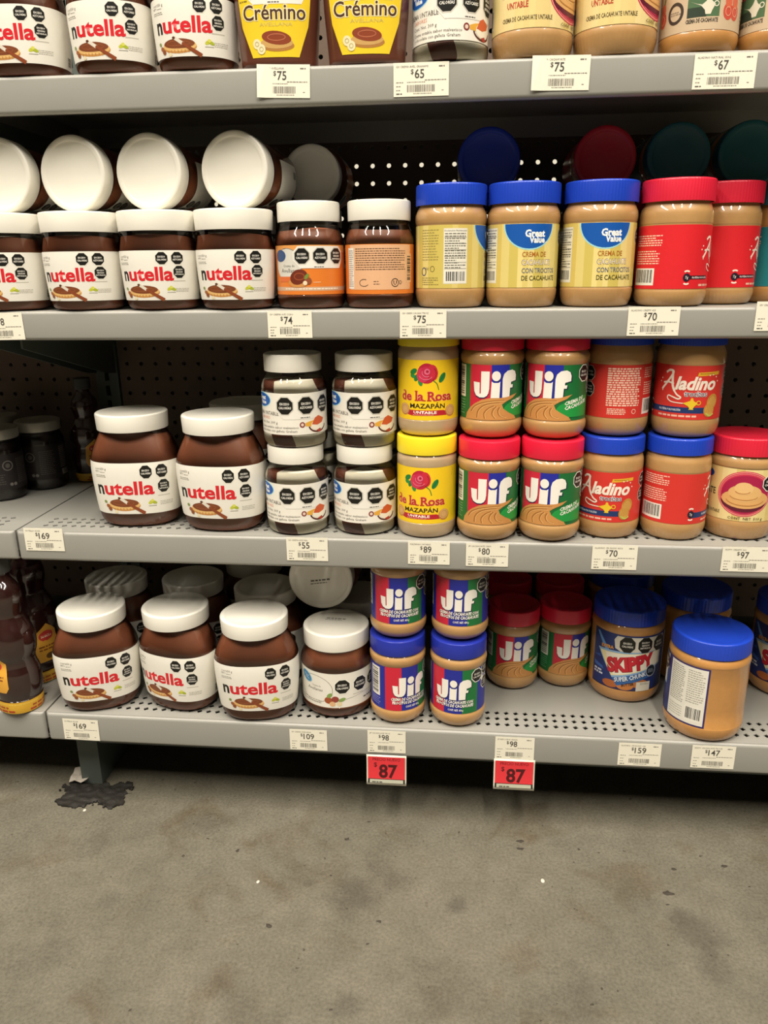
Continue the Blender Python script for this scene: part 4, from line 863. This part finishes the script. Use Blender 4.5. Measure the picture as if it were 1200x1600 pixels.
lying('aladino_creamy', 945, 262, 0.195, 'red-lidded jar lying in shadow on the back row', tilt=0, zc=Z2+0.140+0.0440)
lying('aladino_teal', 1060, 250, 0.185, 'teal-lidded jar lying in shadow beside the lying red-lidded one', tilt=0, zc=Z2+0.140+0.0440)
lying('aladino_teal', 1172, 250, 0.185, 'teal-lidded jar lying in shadow above the teal-labelled jar', tilt=0, zc=Z2+0.140+0.0440)
lying('orange', 487, 292, 0.150, 'hazelnut spread jar lying in the dark behind the orange-labelled jars', tilt=0, zc=Z2+0.124+0.0430)

# --- third shelf
place('nut650', foot('nut650', 225, 822, Z3), absolute=7, label='large oval spread jar standing left of its twin on the slotted shelf')
place('nut650', foot('nut650', 354, 830, Z3), absolute=-2, label='large oval spread jar standing next to the marshmallow swirl jars')
place('nut650', (0.292, 0.152, Z3+0.0004), absolute=4, label='large oval spread jar in shade behind the two front ones')
def stack(key, px, py, z, rels, labels, groups=(None, None), shift=(0, 0)):
    p = foot(key, px, py, z); place(key, p, rels[0], labels[0], groups[0])
    q = Vector((p.x+shift[0], p.y+shift[1], z+KIND[key]['H']+0.0006)); place(key, q, rels[1], labels[1], groups[1]); return p
for px, py in ((468, 836), (572, 836)):
    stack('swirl', px, py, Z3, (-2, 0), ('cocoa and marshmallow swirl jar at the bottom of a stack of two', 'cocoa and marshmallow swirl jar on top of its twin'), ('lower swirl jars', 'upper swirl jars'), (0.001, 0.002))
stack('rosa', 666, 841, Z3, (-13, -3), ('yellow-lidded jar with red rose label under its twin', 'rose-labelled yellow jar stacked on its twin, under the shelf above'), shift=(0.001, 0.009))
stack('jif_red', 760, 845, Z3, (5, 4), ('crimson-lidded green-labelled peanut butter jar beside the lower rose jar', 'green-labelled peanut butter jar on the stack beside the rose jars'), shift=(0.001, 0.016))
stack('jif_red', 855, 846, Z3, (-15, -17), ('crimson-lidded green-labelled peanut butter jar beside the lower red-labelled script jar', 'green-labelled peanut butter jar on the stack beside the red-labelled jars'), shift=(0.001, 0.012))
stack('aladino', 945, 841, Z3, (-9, -137), ('blue-lidded jar with white script logo, between a crimson lid and the bar-code jar', 'red-labelled jar stacked to show its ingredients panel'), shift=(0.002, 0.010))
stack('aladino', 1046, 844, Z3, (107, 1), ('blue-lidded red-labelled jar turned to its white bar code', 'red-labelled jar with white script logo stacked above the bar-code jar'), shift=(0.004, 0.006))
place('untable', foot('untable', 1146, 843, Z3), 3, 'ribbed red-lidded peanut butter jar with a bowl on its cream label')
for i, x in enumerate((0.397, 0.489)):
    place('swirl', (x, 0.140, Z3+0.0004), 40, 'white-lidded swirl jar half hidden behind the front stacks', 'second-row swirl jars')
for i, x in enumerate((0.578, 0.665, 0.750)):
    place('jif_red', (x, 0.130, Z3+0.0004), 20, 'peanut butter jar hidden behind the green-labelled stacks', 'second-row green-labelled jars')
# neighbouring bay
place('jam', foot('jam', 8, 783, Z3), 40, 'dark jam jar with a pale bar code at the front of the neighbouring bay')
place('jam', (-0.172, 0.270, Z3+0.0004), 10, 'dark grey-lidded jam jar behind the bar-code jam jar')
place('jam', (-0.079, 0.235, Z3+0.0004), -8, 'dark jam jar with a faint round emblem, beside the bay joint')
sb = place('syrup', (-0.019, 0.284, Z3+0.0004), 20, 'dark bottle in deep shade by the upright, behind the jam jars'); sb.scale = (0.78, 0.78, 0.71)

# --- base shelf
place('nut650', foot('nut650', 164, 1108, Z4), absolute=20, label='large oval spread jar at the left corner of the lowest shelf')
place('nut650', foot('nut650', 290, 1108, Z4), absolute=-16, label='large oval spread jar turned aside between two others on the lowest shelf')
place('nut650', foot('nut650', 408, 1125, Z4), absolute=9, label='large oval spread jar beside the round hazelnut jar on the lowest shelf')
for x, y, ab in ((0.060, 0.160, 8), (0.186, 0.167, 6), (0.312, 0.140, 3), (0.262, 0.262, 0)):
    place('nut650', (x, y, Z4+0.0004), absolute=ab, label='oval spread jar standing in shade behind the front row on the lowest shelf', group='second-row oval jars on the lowest shelf')
av = place('avell', foot('avell', 530, 1120, Z4), 0, 'round white-lidded hazelnut jar with a pale label on the lowest shelf')
place('avell', (0.452, 0.184, Z4+0.0004), 10, 'round white-lidded hazelnut jar hidden behind the front one')
for o_ in list(av.children):
    if o_.name.startswith('lid'):
        q = obj('date_stamp', stamp, o_); q.rotation_euler = (math.radians(-90), 0, math.radians(-15)); q.location = (0, 0.012, 0.1298)
ly = lying('avell', 501, 909, 0.105, 'hazelnut jar lying on the others, stamped white lid towards the aisle', tilt=-2, turn=0, zc=0.3492)
for o_ in list(ly.children):
    if o_.name.startswith('lid'):
        q = obj('date_stamp', stamp, o_); q.rotation_euler = (math.radians(-90), 0, math.radians(8)); q.location = (0, -0.004, 0.1298)
stack('jif_blue', 622, 1129, Z4, (27, 0), ('navy-lidded striped peanut butter jar turned to its bar code, beside the hazelnut jar', 'blue-labelled striped jar stacked above the bar-code one'), shift=(0.001, 0.006))
stack('jif_blue', 714, 1134, Z4, (-10, -4), ('navy-lidded striped peanut butter jar facing front under its twin', 'blue-labelled striped jar stacked next to the empty shelf space'), shift=(0.001, 0.007))
place('jif_red', foot('jif_red', 798, 1076, Z4), 8, 'crimson-lidded jar set back on the lowest shelf beside the blue stack')
place('jif_red', foot('jif_red', 876, 1072, Z4), 24, 'crimson-lidded jar set back on the lowest shelf beside the chunky one')
for x in (0.697, 0.783):
    place('jif_red', (x, 0.262, Z4+0.0004), 15, 'crimson-lidded jar in the dark row behind', 'back-row crimson-lidded jars on the lowest shelf')
place('skippy', foot('skippy', 970, 1096, Z4), -3, 'large blue-lidded jar with slanted red lettering beside the crimson lids')
place('skippy', foot('skippy', 1091, 1156, Z4), -138, 'large blue-lidded jar pulled forward, bare side and white panel showing')
place('skippy', foot('skippy', 1218, 1090, Z4), -12, 'large blue-lidded jar partly hidden behind the pulled-forward one')
place('skippy', (0.985, 0.200, Z4+0.0004), 30, 'large blue-lidded jar in the gap behind the pulled-forward one')
place('skippy', (0.885, 0.275, Z4+0.0004), 30, 'large blue-lidded jar in the back row of the lowest shelf')
place('syrup', foot('syrup', 36, 1114, Z4), -58, 'dark syrup bottle with a yellow foot band at the shelf joint')
place('syrup', foot('syrup', 68, 1068, Z4), 30, 'dark syrup bottle behind the front one, near the oval jars')
place('syrup', foot('syrup', -20, 1050, Z4), -20, 'dark syrup bottle behind and to the left of the front one')

# ------------------------------------------------------------------ price tags
PAPER = pmat('tag_paper', '#e9e4d2', 0.5, var=0.03, scale=80)
REDP = pmat('red_tag_paper', '#d8343c', 0.45, var=0.05, scale=80)
def tag_art(name, price, w, h):
    A = Art(); D = '#4b4842'; w2 = w/2
    A.text(name, -w2+3, h/2-5.0, 2.0, '#6e6a62', 1, align='l', res=1); A.lines(w2-11, h/2-5.2, w2-3, h/2-3.2, 1, '#6e6a62', 1, h=1.2)
    A.text('$', -9.8, h/2-11.2, 4.6, D, 1, res=2, bold=0.01); A.text(price, -7, h/2-15.4, 8.6, D, 1, align='l', bold=0.012, res=3, w=5.2*len(price))
    A.lines(4, h/2-18.2, w2-3, h/2-16.8, 1, '#7a766c', 1, h=0.8, seed=5); A.lines(-w2+3, -h/2+4.5, -w2+11, h/2-17.5, 3, '#8a867b', 1, h=0.8, seed=6, ragged=0.6); A.lines(-w2+3, -h/2+2, -w2+11, -h/2+3.6, 1, '#55524a', 1, h=1.1)
    A.lines(-w2+15, h/2-20, w2-19, h/2-18.6, 1, '#8a867b', 1, h=0.7, seed=8)
    rr = random.Random(len(name)*7+int(price)); x = -w2+15
    while x < w2-16:
        k = rr.choice((0.4, 0.4, 0.7, 1.0)); A.rect(x, -h/2+4.5, x+k, -h/2+11.5, '#77736a', 1); x += k+rr.choice((0.4, 0.5, 0.8))
    A.lines(-w2+22, -h/2+2.2, w2-18, -h/2+3.6, 1, '#8a867b', 1, h=0.7, seed=9); A.lines(w2-8, -h/2+5, w2-4, -h/2+6.4, 1, '#8a867b', 1, h=0.7)
    return A
def price_tag(px, py, price, name, what, roll=0.0, w=56, h=33.5, bend=0.0):
    p = onY(px, py, -0.0002); root = empty('price_tag', (p.x, -0.0003, p.z), (0, math.radians(roll), 0))
    tag(root, 'white price tag reading $%s, on the rail %s' % (price, what), 'price tag')
    V, F = [], []; n = 6
    for i in range(n+1):
        x = (-w/2+w*i/n)*MM; b = bend*MM*max(0, (0.35-i/n))**2*6
        for zz in (-h/2, h/2):
            V += [(x, -b-0.00025 if zz < 0 else -b*0.3-0.00025, zz*MM), (x, -b if zz < 0 else -b*0.3, zz*MM)]
    for i in range(n):
        a = 4*i; F += [(a, a+4, a+6, a+2), (a+1, a+3, a+7, a+5), (a, a+1, a+5, a+4), (a+2, a+6, a+7, a+3)]
    F += [(0, 2, 3, 1), (4*n, 4*n+1, 4*n+3, 4*n+2)]
    obj('paper', mesh_from('paper', V, F, PAPER, smooth=False), root); obj('print', tag_art(name, price, w, h).mesh('print', None, None, cu=400, off=0.33), root)
    return root
for t in ((443, 127, '75', 'CREMINO AVELLANA', 'under the brown squeeze bottles', 2, 60, 33.5, 3), (658, 124, '65', 'GV CREMA AVEL GRAHAMS', 'under the highest swirl jar', 0, 61, 33.5, 0),
          (876, 114, '75', 'GV CREMA CACAHUATE', 'under the cream-labelled peanut butter jars', 1, 62, 34, 3), (1132, 111, '67', 'ALADINO NATURAL 350G', 'under the beige-labelled peanut butter jars', 0.5, 64, 34, 0),
          (4, 510, '98', 'NUTELLA 350GR', 'under the upright oval jars', -1, 56, 33.5, 0), (453, 507, '74', 'GV CREMA AVE CCAO', 'under the orange-labelled jar', 0, 55, 32, 0),
          (661, 506, '75', 'GV CREM CACAH TROZ', 'under the jar with the nutrition table', 0, 56, 33, 0), (1021, 502, '70', 'ALADINO CREMY 425', 'under the tall red-lidded jar', 0, 59, 33, 0), (1222, 494, '70', 'GV CREMA', 'past the red-lidded jars', 0, 59, 33, 0),
          (69, 843, '169', 'NUTELLA 650GR', 'near the bay joint on the third shelf', 0, 56, 33, 0), (480, 858, '55', 'GV CREMA AVE MAL', 'under the stacked swirl jars', 0, 56, 33, 0), (670, 864, '89', 'MAZAPAN UNTABLE', 'under the rose-labelled jars', 0, 55, 32, 0),
          (761, 867, '80', 'JIF CACAHUATE CREM', 'under the green-labelled stack', 0, 55, 32, 0), (960, 871, '70', 'ALADINO CRUNCHY 425G', 'under the blue-lidded script jar', 0, 57, 33.5, 0), (1165, 874, '97', 'SKIPPY CREAMY 462', 'under the jar with the bowl label', 0, 59, 33.5, 0),
          (127, 1140, '169', 'NUTELLA 650GR', 'at the corner of the lowest shelf', 1, 55, 35, 0), (482, 1156, '109', 'GV CREMA AVELLANA', 'under the round hazelnut jar', 0, 55, 34, 0), (604, 1159, '98', 'JIF CACAHUATE TROZ', 'above a red tag, under the navy-lidded jars', 0, 55, 36, 0),
          (804, 1169, '98', 'JIF REDUCIDA GRASA', 'above a red tag, below empty shelf', 0, 55, 36, 0), (999, 1179, '159', 'ALADINO CRUNCHY 1LB', 'under the slanted red-lettered jar', 0, 58, 36, 0), (1114, 1183, '147', 'SKIPPY CACAHUATE TROCK', 'under the pulled-forward jar', 0, 58, 36, 0)):
    price_tag(t[0], t[1], t[2], t[3], t[4], *t[5:])
def red_tag(px, py, what):
    p = onY(px, py, -0.0015); root = empty('red_price_tag', (p.x, -0.0012, p.z)); tag(root, 'red new-price tag reading $87 hanging below the rail %s' % what, 'price tag')
    w, h = 58, 48; V, F = [], []; n = 8
    for i in range(n+1):
        z = (h/2-h*i/n)*MM; y = -0.0006-0.004*(i/n)**2
        V += [(-w/2*MM, y, z), (w/2*MM, y, z), (w/2*MM, y+0.0004, z), (-w/2*MM, y+0.0004, z)]
    for i in range(n):
        a = 4*i; F += [(a, a+4, a+5, a+1), (a+2, a+6, a+7, a+3), (a+1, a+5, a+6, a+2), (a+3, a+7, a+4, a)]
    F += [(0, 1, 2, 3), (4*n+3, 4*n+2, 4*n+1, 4*n)]
    obj('paper', mesh_from('paper', V, F, PAPER), root)
    A = Art(); A.rect(-w/2+2, -h/2+9.5, w/2-2, h/2-3, '#d8343c', 0); D = '#4a0f14'
    A.text('PRECIO NUEVO', 0, h/2-9.5, 4.6, '#7a1219', 1, w=40, res=2, bold=0.01); A.text('$', -16, h/2-19.5, 7, D, 1, bold=0.01); A.text('87', -11, -h/2+12, 20, D, 1, align='l', w=27, bold=0.03, res=3)
    A.rect(-w/2+2, -h/2+2.5, w/2-2, -h/2+9.5, '#25201c', 0); A.rect(-w/2+4.5, -h/2+3.2, w/2-4.5, -h/2+8.6, '#b9b8a4', 1); A.lines(-w/2+8, -h/2+3.6, -w/2+28, -h/2+5.6, 1, '#4a4740', 2, h=1.6)
    me = A.mesh('print', None, None, cu=400, cv=5.0, off=0.15)
    for v in me.vertices:
        t_ = (h/2*MM-v.co.z)/(h*MM); v.co.y += -0.0006-0.004*t_*t_
    obj('print', me, root)
red_tag(604, 1202, 'under the navy-lidded jars'); red_tag(803, 1209, 'under the empty shelf space')

# ------------------------------------------------------------------ dirt and litter on the floor
rr = random.Random(11)
def blob(name, px, py, rx, ry, h, mat, n=40, rings=7, seed=1, rough=0.35):
    q = onZ(px, py, 0); rs = random.Random(seed); prof = [1+rough*(rs.random()-0.5)*2 for _ in range(n)]; prof = [(prof[i-1]+2*prof[i]+prof[(i+1) % n])/4 for i in range(n)]
    V = [(0, 0, h)]; F = []
    for k in range(1, rings+1):
        for i in range(n):
            a = 2*PI*i/n; f = k/rings; V.append((rx*prof[i]*f*math.cos(a), ry*prof[i]*f*math.sin(a), 0.0002+(h*(1-f*f)*rs.uniform(0.2, 1.0) if k < rings else 0)))
    for i in range(n): F.append((0, 1+i, 1+(i+1) % n))
    for k in range(rings-1):
        for i in range(n): j = (i+1) % n; F.append((1+k*n+i, 1+(k+1)*n+i, 1+(k+1)*n+j, 1+k*n+j))
    o = obj(name, mesh_from(name, V, F, mat, smooth=True)); o.location = (q.x, q.y, 0.0); return o
GRIME = pmat('black_grime', '#1e1a15', 0.7, var=0.5, scale=160, bump=0.6, bscale=220)
def grime(px, py, w, d, cell, label):
    """ragged crust of dirt: cells of a noise-cut height field"""
    from mathutils import noise as mn
    q = onZ(px, py, 0); V, F, ix = [], [], {}
    def vid(i, j):
        if (i, j) not in ix:
            x, y = i*cell, j*cell; h = 0.0012+0.0035*max(0.0, mn.noise((x*90, y*90, 3.0))+0.35)
            ix[(i, j)] = len(V); V.append((x+cell*0.3*mn.noise((x*400, y*400, 1)), y+cell*0.3*mn.noise((x*400, y*400, 5)), h))
        return ix[(i, j)]
    ni, nj = int(w/cell), int(d/cell)
    for i in range(-ni, ni):
        for j in range(-nj, nj):
            x, y = (i+0.5)*cell, (j+0.5)*cell
            if (x/w)**2+(y/d)**2 < 0.62+0.55*mn.noise((x*34, y*34, 7.3))+0.30*mn.noise((x*120, y*120, 2.1)): F.append((vid(i, j), vid(i+1, j), vid(i+1, j+1), vid(i, j+1)))
    n = len(V); E = {}
    for f in F:
        for k in range(4):
            e = (f[k], f[(k+1) % 4]); E[e] = E.get(e, 0)+1
    V += [(x, y, 0.0002) for x, y, z in V]
    F += [(e[1], e[0], e[0]+n, e[1]+n) for e in list(E) if (e[1], e[0]) not in E]
    o = obj('grime_patch', mesh_from('grime_patch', V, F, GRIME, smooth=False)); o.location = (q.x, q.y, 0.0); return tag(o, label, 'dirt')
grime(150, 1240, 0.070, 0.046, 0.0022, 'patch of black grime on the concrete under the bay joint')
def scrap(px, py, size, label):
    q = onZ(px, py, 0); rs = random.Random(3); V, F = [], []
    for i in range(4):
        for j in range(4): V.append(((i-1.5)*size/3, (j-1.5)*size/3*0.8, 0.0045+rs.uniform(0, 0.011)+j*0.002))
    for i in range(3):
        for j in range(3): F.append((i*4+j, (i+1)*4+j, (i+1)*4+j+1, i*4+j+1))
    o = obj('paper_scrap', mesh_from('paper_scrap', V, F, pmat('scrap_paper', '#b5aca0', 0.7, var=0.15, scale=80), smooth=False)); o.location = (q.x, q.y, 0.001)
    sm = o.modifiers.new('thickness', 'SOLIDIFY'); sm.thickness = 0.0004; tag(o, label, 'litter')
scrap(128, 1222, 0.030, 'crumpled pale paper scrap lying on the black grime')
SPK = pmat('dark_speck', '#3a342b', 0.7, var=0.4, scale=300); SPW = pmat('white_speck', '#cfc8b8', 0.6, var=0.1, scale=300)
for k, (px, py, r) in enumerate(((813, 1315, 0.005), (814, 1327, 0.006), (1043, 1395, 0.0075), (1042, 1414, 0.003), (1052, 1358, 0.004), (1131, 1354, 0.005), (420, 1446, 0.005), (576, 1284, 0.003), (575, 1475, 0.004), (592, 1440, 0.004), (303, 1287, 0.002), (543, 1311, 0.006), (372, 1329, 0.004), (517, 1368, 0.002), (1171, 1386, 0.002), (517, 1578, 0.002))):
    o = blob("dirt_speck", px, py, r*0.8, r*0.55, 0.0008, SPK, n=14, rings=3, seed=20+k, rough=0.9); tag(o, 'small dark speck of dirt on the bare concrete', 'dirt', 'dark specks on the floor')
for k, (px, py, r) in enumerate(((848, 1376, 0.0035), (403, 1378, 0.003), (132, 1266, 0.003))):
    o = blob('paper_crumb', px, py, r*0.7, r, 0.0015, SPW, n=10, rings=3, seed=60+k); tag(o, 'tiny white crumb on the concrete', 'litter', 'white crumbs on the floor')
